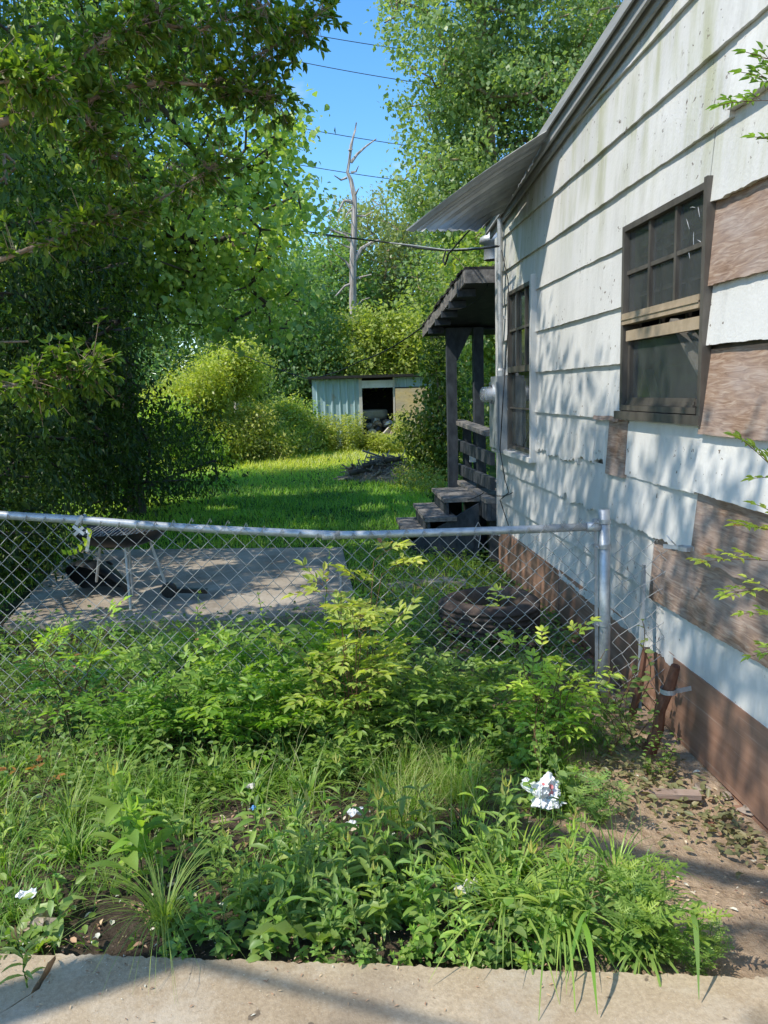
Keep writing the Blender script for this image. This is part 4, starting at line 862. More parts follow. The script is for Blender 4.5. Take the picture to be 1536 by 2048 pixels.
def tree(name, label, cat, base, trunk, lobes, leaf, mats, seed, cr=.28, per=40, tpl='dia', wr=.62, r0=.12, group=None, spots=(), droop=.5, tint=(.1, .75), trunk_mat=None, twig_r=.006, ymax=None, zmin=.05, limbs=1.0):
    g = np.random.default_rng(seed); A = []; 
    for (c, r, n) in lobes:
        p, u = sample_lobe(c, r, n, g); A.append(p)
    A = np.concatenate(A); A = A[A[:, 2] > zmin]
    if len(spots): A = A[gapmask(A, spots)]
    # skeleton
    nodes = [np.array(base, float)]; par = [-1]
    tr = [np.array(t, float) for t in trunk]; prev = nodes[0]
    for t in tr:
        k = max(2, int(np.linalg.norm(t-prev)/.5))
        for i in range(1, k+1): nodes.append(prev+(t-prev)*i/k+g.normal(size=3)*.03); par.append(len(nodes)-2)
        prev = t
    ntr = len(nodes)
    cen = np.array(trunk[-1]); order = np.argsort(np.linalg.norm(A-cen, axis=1))
    sel = order[::max(1, int(len(order)/(260*limbs)))]
    arr = np.zeros((len(nodes)+len(sel)*6+10, 3)); cnt = len(nodes); arr[:cnt] = nodes; lo = max(1, int(ntr*.35))
    for ix in sel:
        a = A[ix]; d = np.linalg.norm(arr[lo:cnt]-a, axis=1)+np.maximum(0, arr[lo:cnt, 2]-a[2])*.8; j = int(np.argmin(d))+lo; s = arr[j]; dist = np.linalg.norm(a-s)
        k = min(5, max(1, int(dist/.5))); pj = j
        for i in range(1, k+1):
            t = i/k; q = s+(a-s)*t+np.array([0, 0, .12*dist*math.sin(math.pi*t)])+g.normal(size=3)*.05*dist*(t < 1)
            arr[cnt] = q; par.append(pj); pj = cnt; cnt += 1
    ch = np.zeros(cnt)
    for i in range(cnt-1, 0, -1): ch[i] += 1; ch[par[i]] += ch[i]
    ch[0] = max(ch[0], 1); rad = twig_r+(r0-twig_r)*(ch/ch[0])**.55
    P1 = arr[1:cnt]; P0 = arr[np.array(par[1:])]; R0 = rad[np.array(par[1:])]; R1 = rad[1:cnt]; R0 = np.minimum(R0, R1*1.35)
    tb = LB(); tb.tubes(P0, P1, R0, R1, 0, 6)
    root = empty(name, label, cat, tuple(float(v) for v in base), group=group); 
    o = tb.build('trunk', trunk_mat or m_bark, root, True); o.matrix_parent_inverse = Matrix.Translation(-Vector(base))
    # leaves
    N = len(A); pos = np.repeat(A, per, 0)+g.normal(size=(N*per, 3))*cr*np.array([1, 1, .8]); ct = np.repeat(g.random(N), per)
    if len(spots): k = gapmask(pos, [(x, y, z, r*.85) for x, y, z, r in spots]); pos = pos[k]; ct = ct[k]
    k = pos[:, 2] > zmin*.6; pos = pos[k]; ct = ct[k]; n = len(pos)
    # drop leaves far outside the picture to keep the scene light (thinned, not removed)
    rel = pos-np.array([0, 0, EYE]); dz_ = rel@FW; px = rel@RT/np.maximum(dz_, .1); py = rel@UP/np.maximum(dz_, .1)
    out = (dz_ < .3) | (np.abs(px) > .62) | (np.abs(py) > .80); k = ~out | (g.random(n) < .45); big = out[k]; pos = pos[k]; ct = ct[k]; n = len(pos)
    d = g.normal(size=(n, 3)); d[:, 2] -= droop; d += .5*nrm(pos-np.array(cen)); up = g.normal(size=(n, 3))*.55+np.array([0, 0, 1.0])
    tn = tint[0]+(tint[1]-tint[0])*(.55*ct+.45*g.random(n)); tn = tn+(g.random(n) < .03)*.25
    lb = LB(); lb.add(tpl, pos, d, up, leaf*(.45+1.0*g.random(n)**1.3)*np.where(big, 1.35, 1), wr, tn)
    o = lb.build('crown', mats, root); o.matrix_parent_inverse = Matrix.Translation(-Vector(base))
    return root

# lit places in the yard and on the wall (x, y, z, radius)
SPOTS = [(-.9, 2.9, .1, .25), (.45, 2.75, .1, .22), (-.3, 3.1, .15, .25), (.6, 2.15, .1, .2), (-1.4, 3.6, .2, .25), (.15, 2.2, .15, .2), (1.1, 4.8, .15, .22), (-.9, 5.7, .05, .22), (-.2, 6.6, .05, .2), (-1.8, 6.0, .05, .22), (-.5, 5.9, .05, .3), (-1.3, 6.3, .05, .25), (.15, 3.6, .8, .3), (-.1, 2.4, .1, .16), (.8, 2.3, .1, .18), (-.7, 1.95, 0, .35), (-.15, 1.9, 0, .25), (.65, 1.85, 0, .12), (-.5, 3.5, .35, .2), (.4, 3.4, .3, .25), (-1.2, 3.0, .1, .2), (1.0, 2.1, .1, .2), (.05, 3.35, .6, .42), (.72, 3.5, .4, .34), (-.25, 4.3, .05, .30), (1.66, 4.9, 2.75, .55), (1.66, 4.2, 2.9, .6), (1.66, 3.5, 2.8, .55), (1.66, 2.8, 2.7, .6), (1.66, 5.4, 2.5, .30), (1.66, 3.3, 2.0, .4), (1.66, 2.9, 1.9, .4), (1.66, 4.7, 2.1, .28), (1.66, 4.3, 1.9, .18),
         (1.25, 2.75, -.05, .30), (.3, 1.95, 0, .14), (1.05, 1.9, 0, .10), (1.0, 3.0, 0, .22), (-.35, 2.15, .1, .14), (.55, 2.5, .1, .16), (1.66, 3.9, 1.3, .12), (-.9, 2.6, .05, .15), (.2, 2.9, .05, .2), (1.3, 3.55, .7, .12), (-1.0, 3.9, .3, .16),
         (-1.9, 10.5, 4.8, .9), (-1.2, 10.4, 4.6, .8), (-.6, 10.4, 4.0, .6), (-.3, 9.6, .0, .22), (.6, 10.8, 0, .25), (.9, 12.4, 0, .3), (-.8, 12.9, 0, .3), (.3, 13.8, 0, .3), (-1.1, 7.3, 0, .2), (-.4, 6.4, 0, .2), (-.2, 5.8, 0, .15), (.3, 8.4, 0, .2), (1.0, 9.3, 0, .2), (1.2, 8.0, .5, .2), (1.1, 11.2, 0, .2), (-1.6, 11.5, 0, .25)]
tree('overhanging_tree', 'near tree at the left edge with long light-brown branches over the fence', 'tree', (-2.9, 3.0, -.05), [(-2.8, 3.1, 1.6), (-2.6, 3.3, 3.2), (-2.5, 3.4, 4.5)],
     [((-2.1, 3.7, 4.0), (1.2, 1.0, .55), 110), ((-2.6, 4.3, 3.0), (.95, .9, 1.1), 110), ((-2.9, 3.0, 5.6), (1.9, 1.9, 1.4), 120), ((-2.4, 5.2, 2.4), (.55, .6, .9), 50)], .047, m_leaf_dark, 21, cr=.14, per=80, tpl='fold', wr=.46, r0=.09, spots=SPOTS, trunk_mat=m_twig, twig_r=.004, limbs=.7, tint=(.05, .85))
def branches():
    r = [o for o in COL.objects if o.name.startswith('overhanging_tree')][0]; g = np.random.default_rng(4); off = (-2.9, 3.0, -.05); lb = LB()
    Q = lambda x, y, Y: P(x, y, Y=Y)
    for pts, r0 in (([(-260, 330, 3.0), (0, 246, 3.2), (60, 228, 3.3), (170, 203, 3.4), (240, 174, 3.5), (330, 165, 3.6), (420, 170, 3.7), (500, 182, 3.7), (560, 200, 3.8)], .017), ([(-200, 215, 3.0), (60, 160, 3.2), (160, 120, 3.3), (210, 78, 3.3), (290, 45, 3.4), (330, 10, 3.4)], .011), ([(-240, 560, 3.4), (0, 520, 3.5), (120, 475, 3.6), (170, 455, 3.6), (225, 430, 3.7), (280, 425, 3.8), (400, 350, 3.8), (455, 310, 3.9)], .012), ([(160, 205, 3.4), (180, 250, 3.4), (200, 300, 3.5), (260, 330, 3.6)], .006), ([(420, 170, 3.7), (500, 120, 3.8), (560, 85, 3.8), (600, 58, 3.8), (648, 14, 3.9)], .008), ([(-240, 800, 2.9), (0, 775, 3.0), (70, 762, 3.1), (140, 750, 3.2), (200, 725, 3.2)], .008), ([(-200, 100, 2.6), (0, 165, 2.7), (60, 160, 2.8), (110, 160, 2.8)], .007), ([(290, 45, 3.4), (400, 60, 3.5), (480, 30, 3.6), (540, 8, 3.6)], .007)):
        pp = [Q(*a) for a in pts]; m = MB(); m.tube(pp, [r0*(1-.75*i/(len(pp)-1)) for i in range(len(pp))], 7); m.build('branch', m_twig, r, True, off=off)
        pa = np.array([list(a) for a in pp]); nseg = len(pa)-1; n = int(46*nseg); t = g.random(n)*nseg; t = nseg*(t/nseg)**.7; i = np.minimum(t.astype(int), nseg-1); f = (t-i)[:, None]; c = pa[i]*(1-f)+pa[i+1]*f
        tw = g.normal(size=(n, 3))*.05; tip = c+tw; lb.tubes(c, tip, .0018, .001, 0, 4)
        for k in range(6):
            d = nrm(tw)+g.normal(size=(n, 3))*.6; d[:, 2] -= .1; lb.add('fold', tip, d, g.normal(size=(n, 3))*.4+np.array([0, 0, 1.]), .028+.026*g.random(n), .46, .3+.65*g.random(n), 1)
    o = lb.build('leafy_twigs', [m_twig, m_leaf_dark], r); o.matrix_parent_inverse = Matrix.Translation(-Vector(off))
branches()
tree('street_tree', 'tree left of the view whose shadow dapples the sidewalk and white wall', 'tree', (-4.2, .6, 0), [(-4.1, .7, 3), (-3.6, .8, 5.2)],
     [((-2.6, 1.2, 6.2), (1.5, 1.5, 1.4), 150), ((-3.4, 2.6, 6.8), (1.2, 1.2, 1.2), 70)], .085, m_leaf_dark, 27, cr=.16, per=44, wr=.5, r0=.1, spots=SPOTS, twig_r=.008)
tree('hedge_tree', 'dense dark tree at the far left reaching down to the grass beside the pad', 'tree', (-3.6, 8.2, -.05), [(-3.6, 8.3, 2), (-3.5, 8.3, 4.5), (-3.6, 8.4, 6.5)],
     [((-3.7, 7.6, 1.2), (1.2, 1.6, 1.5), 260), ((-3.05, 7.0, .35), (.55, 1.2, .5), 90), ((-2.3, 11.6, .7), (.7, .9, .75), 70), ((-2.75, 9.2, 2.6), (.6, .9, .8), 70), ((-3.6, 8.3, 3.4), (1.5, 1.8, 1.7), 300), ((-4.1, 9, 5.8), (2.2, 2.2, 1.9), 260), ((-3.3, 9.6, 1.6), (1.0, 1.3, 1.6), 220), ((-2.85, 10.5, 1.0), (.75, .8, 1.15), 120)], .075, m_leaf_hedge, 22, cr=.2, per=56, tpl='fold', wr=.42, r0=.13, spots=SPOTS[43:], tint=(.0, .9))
tree('shade_tree', 'tall dark leafy tree close to the left edge above the hedge', 'tree', (-4.2, 5.6, -.05), [(-4.1, 5.6, 2), (-3.9, 5.6, 4), (-3.8, 5.6, 7.0)],
     [((-3.8, 5.4, 6.6), (2.0, 2.3, 2.0), 230), ((-3.1, 6.0, 4.0), (1.0, 1.2, 1.2), 140), ((-3.6, 5.2, 2.0), (1.0, 1.0, 1.8), 120), ((-3.7, 3.4, 7.9), (1.8, 1.7, 1.3), 90)], .075, m_leaf_dark, 23, cr=.2, per=50, tpl='fold', wr=.5, r0=.14, spots=SPOTS, tint=(.0, .7))
tree('tallow_tree', 'leaning tree with sunlit heart-shaped leaves arching over the lawn', 'tree', (-2.75, 11.2, -.05), [(-2.8, 11.2, 1.6), (-2.75, 11, 3.0), (-2.3, 10.8, 4.0), (-1.7, 10.6, 4.8)],
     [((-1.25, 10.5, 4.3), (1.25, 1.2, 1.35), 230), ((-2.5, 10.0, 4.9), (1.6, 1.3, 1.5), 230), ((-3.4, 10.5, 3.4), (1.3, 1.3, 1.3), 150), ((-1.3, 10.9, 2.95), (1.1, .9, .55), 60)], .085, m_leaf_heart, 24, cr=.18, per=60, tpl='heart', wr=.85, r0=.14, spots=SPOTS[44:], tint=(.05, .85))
tree('oak_tree', 'tall dark tree behind the sunlit tree, its top against the blue sky', 'tree', (-4.0, 14.0, -.05), [(-4, 14, 3), (-3.8, 14, 6), (-3.4, 13.8, 8)],
     [((-2.6, 13.6, 7.7), (2.3, 2.2, 1.9), 300), ((-4.2, 13.5, 6.0), (2.4, 2.2, 2.4), 260), ((-3.0, 13.9, 4.2), (1.9, 1.6, 1.5), 200), ((-4.6, 14, 2.2), (1.3, 1.5, 2.0), 150)], .10, m_leaf_dark, 25, cr=.24, per=54, wr=.6, r0=.2, tint=(.05, .7))
tree('background_tree', 'tree standing far back at the left behind the dark hedge', 'tree', (-8.9, 26, -.05), [(-8.8, 26, 3), (-8.6, 26, 5)], [((-8.2, 25, 4.6), (3.4, 2.6, 3.6), 420), ((-6.6, 22.5, 1.9), (1.9, 1.4, 2.0), 180)], .15, m_leaf_far, 26, cr=.4, per=34, tint=(0, .7), r0=.2)
# yellow-green bushes at the end of the lawn
by = [(445, 20.5, .75, 3.0, 1.1, 'tall yellow-green bush left of the bare pole'), (375, 19.5, .5, 2.3, .95, 'yellow-green bush at the foot of the dark trees'), (545, 21.5, .2, 1.35, .85, 'round low green bush between the pole and the shed'), (490, 19.8, .25, 1.15, .7, 'low bush with reddish stems beneath the tall yellow bush'), (335, 18.5, .3, 1.5, .8, 'shaded green bush at the left end of the lawn'), (600, 22.3, .0, 1.15, .5, 'small bush touching the left wall of the shed')]
for i, (px, yy, zb, h, rr, lab) in enumerate(by):
    q = P(px, 880, Y=yy)
    tree('bush', lab, 'bush', (q.x, yy, -.05), [(q.x, yy, h*.4), (q.x+.1, yy, h*.75)], [((q.x+rr*math.cos(j*2.4+i)*.95*(1.25-.7*((j*.37+i*.2) % 1)), yy+.35*math.sin(j*2.1), h*(.14+.74*((j*.37+i*.2) % 1))), (rr*(.22+.22*((j*.61) % 1)), rr*.36, h*(.10+.12*((j*.43) % 1))), int(20*rr*h)) for j in range(14)], .095, m_leaf_yel if i in (0, 1, 3) else m_leaf_heart, 40+i, cr=.23, per=42, wr=.5, r0=.05, group=None, tint=(.1, 1), twig_r=.008, trunk_mat=m_twig, limbs=.5)
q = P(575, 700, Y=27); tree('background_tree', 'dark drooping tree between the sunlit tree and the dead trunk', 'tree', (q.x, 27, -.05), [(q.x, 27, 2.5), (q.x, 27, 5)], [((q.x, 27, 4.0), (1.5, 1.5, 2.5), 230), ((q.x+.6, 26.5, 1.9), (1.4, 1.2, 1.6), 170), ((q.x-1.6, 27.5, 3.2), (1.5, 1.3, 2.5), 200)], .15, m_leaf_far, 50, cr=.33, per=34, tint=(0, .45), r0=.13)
# tall trees behind the dead trunk
for i, (px, yy, top, rx, lab, mt) in enumerate([(760, 37, 385, 2.6, 'rounded tree directly behind the dead trunk', m_leaf_far2), (655, 35, 470, 2.3, 'tree just left of the dead trunk', m_leaf_far), (850, 39, 420, 2.8, 'tree behind the tip of the metal awning', m_leaf_far2), (560, 40, 520, 2.6, 'distant tree showing under the sunlit crown', m_leaf_far2), (930, 33, 470, 2.4, 'tree behind the porch roof', m_leaf_far)]):
    q = P(px, top, Y=yy); z = q.z
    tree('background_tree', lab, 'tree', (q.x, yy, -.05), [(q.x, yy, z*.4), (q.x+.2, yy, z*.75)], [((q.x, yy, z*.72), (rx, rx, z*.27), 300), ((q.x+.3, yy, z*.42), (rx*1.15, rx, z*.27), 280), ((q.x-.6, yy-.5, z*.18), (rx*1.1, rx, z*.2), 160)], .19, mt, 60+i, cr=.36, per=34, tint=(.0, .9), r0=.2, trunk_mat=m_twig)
q = P(735, 700, Y=27.5); tree('sweetgum_sapling', 'bright yellow-green tree rising behind the shed roof', 'tree', (q.x, 27.5, -.05), [(q.x, 27.5, 1.5), (q.x, 27.5, 3)], [((q.x, 27.5, 2.6), (2.0, 1.3, 1.55), 260), ((q.x+1.9, 27.3, 2.9), (1.5, 1.2, 1.6), 200), ((q.x-1.2, 27, 2.0), (1.2, 1.0, 1.2), 120), ((q.x+.2, 27.5, 3.8), (.9, .8, .7), 60)], .15, m_leaf_yel, 70, cr=.26, per=36, tint=(.0, .85), r0=.09)
# big trees on the right
tree('sweetgum_tree', 'big tree with bluish leaves left of the roof, its branches against the sky', 'tree', (4.4, 18.5, -.05), [(4.2, 18.5, 3), (4.0, 18.4, 6), (3.8, 18.3, 10)],
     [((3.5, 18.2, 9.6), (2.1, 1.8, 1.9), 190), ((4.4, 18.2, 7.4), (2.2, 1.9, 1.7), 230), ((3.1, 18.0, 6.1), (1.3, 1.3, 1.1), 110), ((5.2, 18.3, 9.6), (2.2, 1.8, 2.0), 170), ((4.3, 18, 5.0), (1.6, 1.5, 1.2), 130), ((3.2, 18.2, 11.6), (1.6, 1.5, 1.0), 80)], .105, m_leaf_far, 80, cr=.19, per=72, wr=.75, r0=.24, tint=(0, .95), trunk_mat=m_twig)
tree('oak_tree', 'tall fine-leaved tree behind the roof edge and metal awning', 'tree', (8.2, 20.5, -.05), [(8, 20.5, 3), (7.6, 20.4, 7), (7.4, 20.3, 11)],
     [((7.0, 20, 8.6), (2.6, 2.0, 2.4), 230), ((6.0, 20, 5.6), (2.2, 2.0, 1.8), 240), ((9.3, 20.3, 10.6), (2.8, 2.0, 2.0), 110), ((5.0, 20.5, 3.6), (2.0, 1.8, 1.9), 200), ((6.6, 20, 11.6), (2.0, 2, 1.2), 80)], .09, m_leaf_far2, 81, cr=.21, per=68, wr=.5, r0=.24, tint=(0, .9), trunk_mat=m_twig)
tree('background_tree', 'leafy green tree seen between the awning and the porch roof', 'tree', (3.8, 16, -.05), [(3.8, 16, 2.0), (3.6, 16, 3.5)],
     [((3.7, 15.8, 3.7), (1.2, 1.2, 1.2), 170), ((4.4, 16, 2.4), (1.5, 1.2, 2.2), 200), ((3.3, 16.5, 1.6), (.8, .9, 1.4), 90)], .11, m_leaf_heart, 82, cr=.2, per=44, wr=.7, r0=.08, tint=(.1, .9), trunk_mat=m_twig)
tree('vine_bush', 'dark rounded bush with vines growing in front of the shed by the porch post', 'bush', (1.92, 13.4, -.05), [(1.92, 13.4, .9), (1.95, 13.4, 1.9)],
     [((1.90, 13.3, .75), (.42, .45, .70), 110), ((2.02, 13.4, 1.7), (.26, .35, .65), 50), ((2.0, 13.4, 2.5), (.22, .25, .5), 20), ((2.35, 13.5, .8), (.45, .5, .8), 60)], .075, m_leaf_hedge, 83, cr=.13, per=42, tpl='fold', wr=.6, r0=.035, tint=(.25, 1), trunk_mat=m_twig, limbs=.4, twig_r=.005)
for i, (px, yy, h, rr) in enumerate([(835, 24, 2, 1)]): pass
# woods closing the view far behind
def woods():
    g = np.random.default_rng(5); lb = LB()
    for i in range(30):
        x = -30+i*2.3+g.normal()*.6; y = 50+g.normal()*3; h = 7+2.5*g.random()
        p, u = sample_lobe((x, y, h*.5), (2.4, 2, h*.52), 110, g, .2); pos = np.repeat(p, 22, 0)+g.normal(size=(110*22, 3))*.4; pos = pos[pos[:, 2] > 0]; n = len(pos)
        lb.add('dia', pos, g.normal(size=(n, 3)), g.normal(size=(n, 3))*.6+np.array([0, 0, 1.]), .34, .7, .05+.5*g.random(n)*g.random())
    tag(lb.build('distant_woods', m_leaf_far), 'hazy wooded treeline closing the far end of the yard', 'woods', kind='stuff')
woods()
# dead tree
def dead():
    Y = 30.0; Q = lambda x, y: P(x, y, Y=Y); r = empty('dead_tree', 'bare dead tree trunk with broken limbs standing behind the shed', 'dead tree', (Q(706, 800).x, Y, -.05)); off = (Q(706, 800).x, Y, -.05)
    m = MB(); pts = [Q(709, 800), Q(707, 700), Q(705, 600), Q(706, 500), Q(708, 450), Q(709, 395), Q(702, 360), Q(695, 345), Q(700, 315), Q(702, 290), Q(710, 262), Q(713, 245)]
    m.tube(pts, [.15, .125, .12, .115, .11, .09, .07, .06, .05, .04, .024, .008], 14); m.v = [(x+random.gauss(0, .014), y+random.gauss(0, .012), z) for x, y, z in m.v]; m.build('trunk', m_deadwood, r, off=off)
    for path, r0 in (([(702, 325), (715, 308), (733, 292), (751, 285)], .05), ([(694, 355), (682, 360), (668, 357)], .04), ([(707, 405), (695, 402), (688, 402), (680, 418), (668, 440)], .06), ([(706, 485), (690, 470), (668, 462), (640, 455)], .06), ([(706, 498), (690, 492), (672, 488)], .035), ([(707, 525), (722, 498), (745, 484), (757, 484)], .08), ([(704, 540), (690, 522), (672, 512)], .05), ([(705, 562), (718, 555), (742, 552)], .045), ([(702, 568), (690, 572), (678, 585), (668, 598)], .05), ([(710, 390), (717, 382)], .04), ([(708, 432), (730, 432), (745, 428)], .04), ([(703, 470), (680, 466)], .03), ([(698, 300), (705, 305)], .03), ([(705, 620), (725, 600), (738, 598)], .035), ([(706, 650), (692, 640), (684, 645)], .03), ([(702, 345), (712, 343), (716, 338)], .035), ([(708, 415), (696, 425), (690, 440)], .035)):
        b = MB(); p = [Q(*a) for a in path]; p[-1].y -= .4; b.tube(p, [1.25*r0*(1-.7*i/(len(p)-1)) for i in range(len(p))], 7); b.build('branch', m_deadwood, r, off=off)
dead()

# ================================================================== GRASS AND GROUND COVER
def inpad(x, y): return (x > -2.65) & (x < .14+.02*(y-5.4)*0) & (y > 5.35) & (y < 8.05+.0*x)
def lawn():
    g = np.random.default_rng(9); lb = LB()
    for (x0, x1, y0, y1, den, h, w, seg) in ((-3.6, 1.5, 5.2, 8.8, 1500, .075, .007, 2), (-4.2, 1.6, 8.8, 12.5, 1100, .085, .010, 2), (-4.6, 2.6, 12.5, 17, 620, .10, .015, 1), (-5.5, 3.6, 17, 24, 420, .11, .022, 1)):
        n = int((x1-x0)*(y1-y0)*den); x = g.uniform(x0, x1, n); y = g.uniform(y0, y1, n)
        k = ~inpad(x, y) & ~((x > 1.45) & (y < 9)); x, y = x[k], y[k]; n = len(x)
        cl = .5+.5*np.sin(x*2.1+np.sin(y*1.7)*2)*np.sin(y*1.9+x); hh = h*(.5+.9*g.random(n))*(.75+.5*cl); tall = g.random(n) < .012; hh = np.where(tall, hh*2.3, hh)
        pos = np.stack([x, y, ground_z(x, y)-.005], 1)
        lb.blades(pos, hh, np.full(n, w)*(.7+.6*g.random(n)), g.uniform(0, 6.28, n), .4+1.3*g.random(n), .10+.30*g.random(n)+.22*cl+np.clip((y-15)/4, 0, 1)*.38+(g.random(n) < .03)*.5+.18*np.sin(x*.9+2*np.sin(y*.45)), seg)  # tint rises towards the far end, painting the sunlit band into the blades
    tag(lb.build('lawn_grass', m_lawn), 'bright green lawn grass stretching back to the shed', 'grass', kind='stuff')
lawn()
def bare(x, y):
    """0..1 : how bare the soil is in front of the fence"""
    q = np.clip((x-.82-.12*np.sin(y*7))/.2, 0, 1)*np.clip((3.5-y)/.5, 0, 1)
    q = np.maximum(q, np.exp(-(((x+.05)/.55)**2+((y-2.78)/.20)**2)**2)); q = np.maximum(q, np.exp(-(((x+.62)/.30)**2+((y-2.28)/.14)**2)**2)); q = np.maximum(q, np.exp(-(((x-.28)/.10)**2+((y-2.3)/.07)**2)))
    return np.maximum(q, np.exp(-(((x-.05)/.16)**2+((y-2.72)/.10)**2)**2)*.8)
def front_grass():
    g = np.random.default_rng(12); lb = LB()
    C = []
    for i in range(400):
        x = g.uniform(-2.4, 1.35); y = g.uniform(2.18, 5.2)
        if g.random() < bare(np.array([x]), np.array([y]))[0]*1.1: continue
        if y > 3.6 and g.random() < .5: continue
        if y < 2.35 and g.random() < .5: continue
        C.append((x, y, g.random()))
    for (x, y, k) in C:
        n = int(26+50*k); a = g.uniform(0, 6.28, n); rr = np.abs(g.normal(size=n))*.045; px = x+np.cos(a)*rr; py = y+np.sin(a)*rr
        h = (.07+.12*k)*(.5+.8*g.random(n))*(1.1 if x < 0 else .8); lb.blades(np.stack([px, py, ground_z(px, py)-.005], 1), h, np.full(n, .0042+.004*(k > .8))*(.7+.6*g.random(n)), a+g.normal(size=n)*.6, .6+1.8*g.random(n), np.clip(.1+.45*g.random(n)+.3*k+(g.random(n) < .05)*.5, 0, 1), 4)
    # dry straw grass patch in the middle
    for i in range(46):
        q = P(g.uniform(760, 960), g.uniform(1500, 1640), Z=0); n = 26; a = g.uniform(0, 6.28, n); rr = np.abs(g.normal(size=n))*.04; px = q.x+np.cos(a)*rr; py = q.y+np.sin(a)*rr
        lb.blades(np.stack([px, py, ground_z(px, py)], 1), .12+.14*g.random(n), np.full(n, .0035), a, .4+1.2*g.random(n), np.where(g.random(n) < .35, .97, .5+.3*g.random(n)), 3)
    n = 11000; x = g.uniform(-2.6, 1.4, n); y = g.uniform(2.15, 5.3, n); k = g.random(n) > bare(x, y)*1.15; x, y = x[k], y[k]; n = len(x)
    lb.blades(np.stack([x, y, ground_z(x, y)-.004], 1), .04+.09*g.random(n), np.full(n, .004), g.uniform(0, 6.28, n), .5+1.5*g.random(n), .05+.6*g.random(n), 3)
    n = 260; x = g.uniform(-2.0, 1.1, n); y = g.uniform(2.3, 4.2, n); lb.blades(np.stack([x, y, ground_z(x, y)], 1), .22+.25*g.random(n), np.full(n, .0022), g.uniform(0, 6.28, n), .2+1.0*g.random(n), np.full(n, .98), 4)
    tag(lb.build('tall_grass', m_grass), 'long wild grass growing between the sidewalk and the fence', 'grass', kind='stuff')
front_grass()
def cover():
    g = np.random.default_rng(14); lb = LB()
    n = 21000; x = g.uniform(-2.6, 1.5, n); y = g.uniform(2.14, 5.4, n)
    dens = .50+.5*np.sin(x*3.1+1)*np.sin(y*3.7+x)+np.where(y > 3.1, .35, 0)+np.where(y < 2.5, .3, 0); k = g.random(n) < dens*(1-bare(x, y)); x, y = x[k], y[k]; n = len(x)
    z = ground_z(x, y)+g.random(n)**1.3*np.where(y > 3.0, .20, .09)
    lb.add('fold', np.stack([x, y, z], 1), np.stack([g.normal(size=n), g.normal(size=n)-.3, g.normal(size=n)*.3+.1], 1), g.normal(size=(n, 3))*.35+np.array([0, -.25, 1.]), .02+.026*g.random(n), .55, .1+.75*g.random(n))
    # shadowed growth along the wall and past the tyre
    n = 5000; x = g.uniform(.2, 1.62, n); y = g.uniform(4.6, 8.2, n); k = g.random(n) < .35+.65*(x > 1.3); x, y = x[k], y[k]; n = len(x)
    lb.add('fold', np.stack([x, y, ground_z(x, y)+.12*g.random(n)], 1), np.stack([g.normal(size=n), g.normal(size=n), g.normal(size=n)*.3+.2], 1), g.normal(size=(n, 3))*.3+np.array([0, 0, 1.]), .03+.03*g.random(n), .6, .05+.5*g.random(n))
    tag(lb.build('ground_cover', m_leaf_weed), 'low leafy ground cover filling the soil around the fence', 'ground cover', kind='stuff')
    # dead leaves and litter
    lb = LB(); n = 6500; x = g.uniform(-2.2, 1.6, n); y = g.uniform(2.1, 4.6, n); b = bare(x, y); k = g.random(n) < .10+.8*b*np.where(x > .85, .22, 1); x, y = x[k], y[k]; n = len(x)
    lb.add('fold', np.stack([x, y, ground_z(x, y)+.004+.012*g.random(n)], 1), np.stack([g.normal(size=n), g.normal(size=n), g.normal(size=n)*.2], 1), g.normal(size=(n, 3))*.3+np.array([0, 0, 1.]), .012+.028*g.random(n)**2, .5, g.random(n))
    n = 900; x = g.uniform(-1.2, 1.6, n); y = 1.75+.42*g.random(n)**.5; lb.add('dia', np.stack([x, y, np.full(n, .004)], 1), np.stack([g.normal(size=n), g.normal(size=n), np.zeros(n)], 1), np.tile([0, 0, 1.], (n, 1)), .006+.012*g.random(n)**2, .3, g.random(n))
    tag(lb.build('leaf_litter', m_litter), 'dry brown leaf litter scattered on the bare soil', 'leaf litter', kind='stuff')
    # weeds in front of the shed
    lb = LB()
    for i in range(150):
        px = g.uniform(560, 830); q = P(px, 895, Y=22.3+g.normal()*.35); h = .55+.5*g.random()
        if 722 < px < 790: h *= .45
        n = 90; t = g.random(n); p = np.stack([q.x+g.normal(size=n)*.09, q.y+g.normal(size=n)*.09, t*h], 1); lb.add('dia', p, g.normal(size=(n, 3))*np.array([1, 1, .5]), g.normal(size=(n, 3))*.5+np.array([0, 0, 1.]), .07+.05*g.random(n), .4, .2+.75*g.random(n))
    for i in range(60):
        px = g.uniform(800, 960); q = P(px, 960, Y=12+g.random()*2.5); h = .2+.25*g.random(); n = 50; p = np.stack([q.x+g.normal(size=n)*.1, q.y+g.normal(size=n)*.1, g.random(n)*h], 1); lb.add('dia', p, g.normal(size=(n, 3)), g.normal(size=(n, 3))*.5+np.array([0, 0, 1.]), .06, .5, .1+.5*g.random(n))
    tag(lb.build('shed_weeds', m_leaf_yel), 'bright weeds growing along the foot of the shed', 'weeds', kind='stuff')
cover()

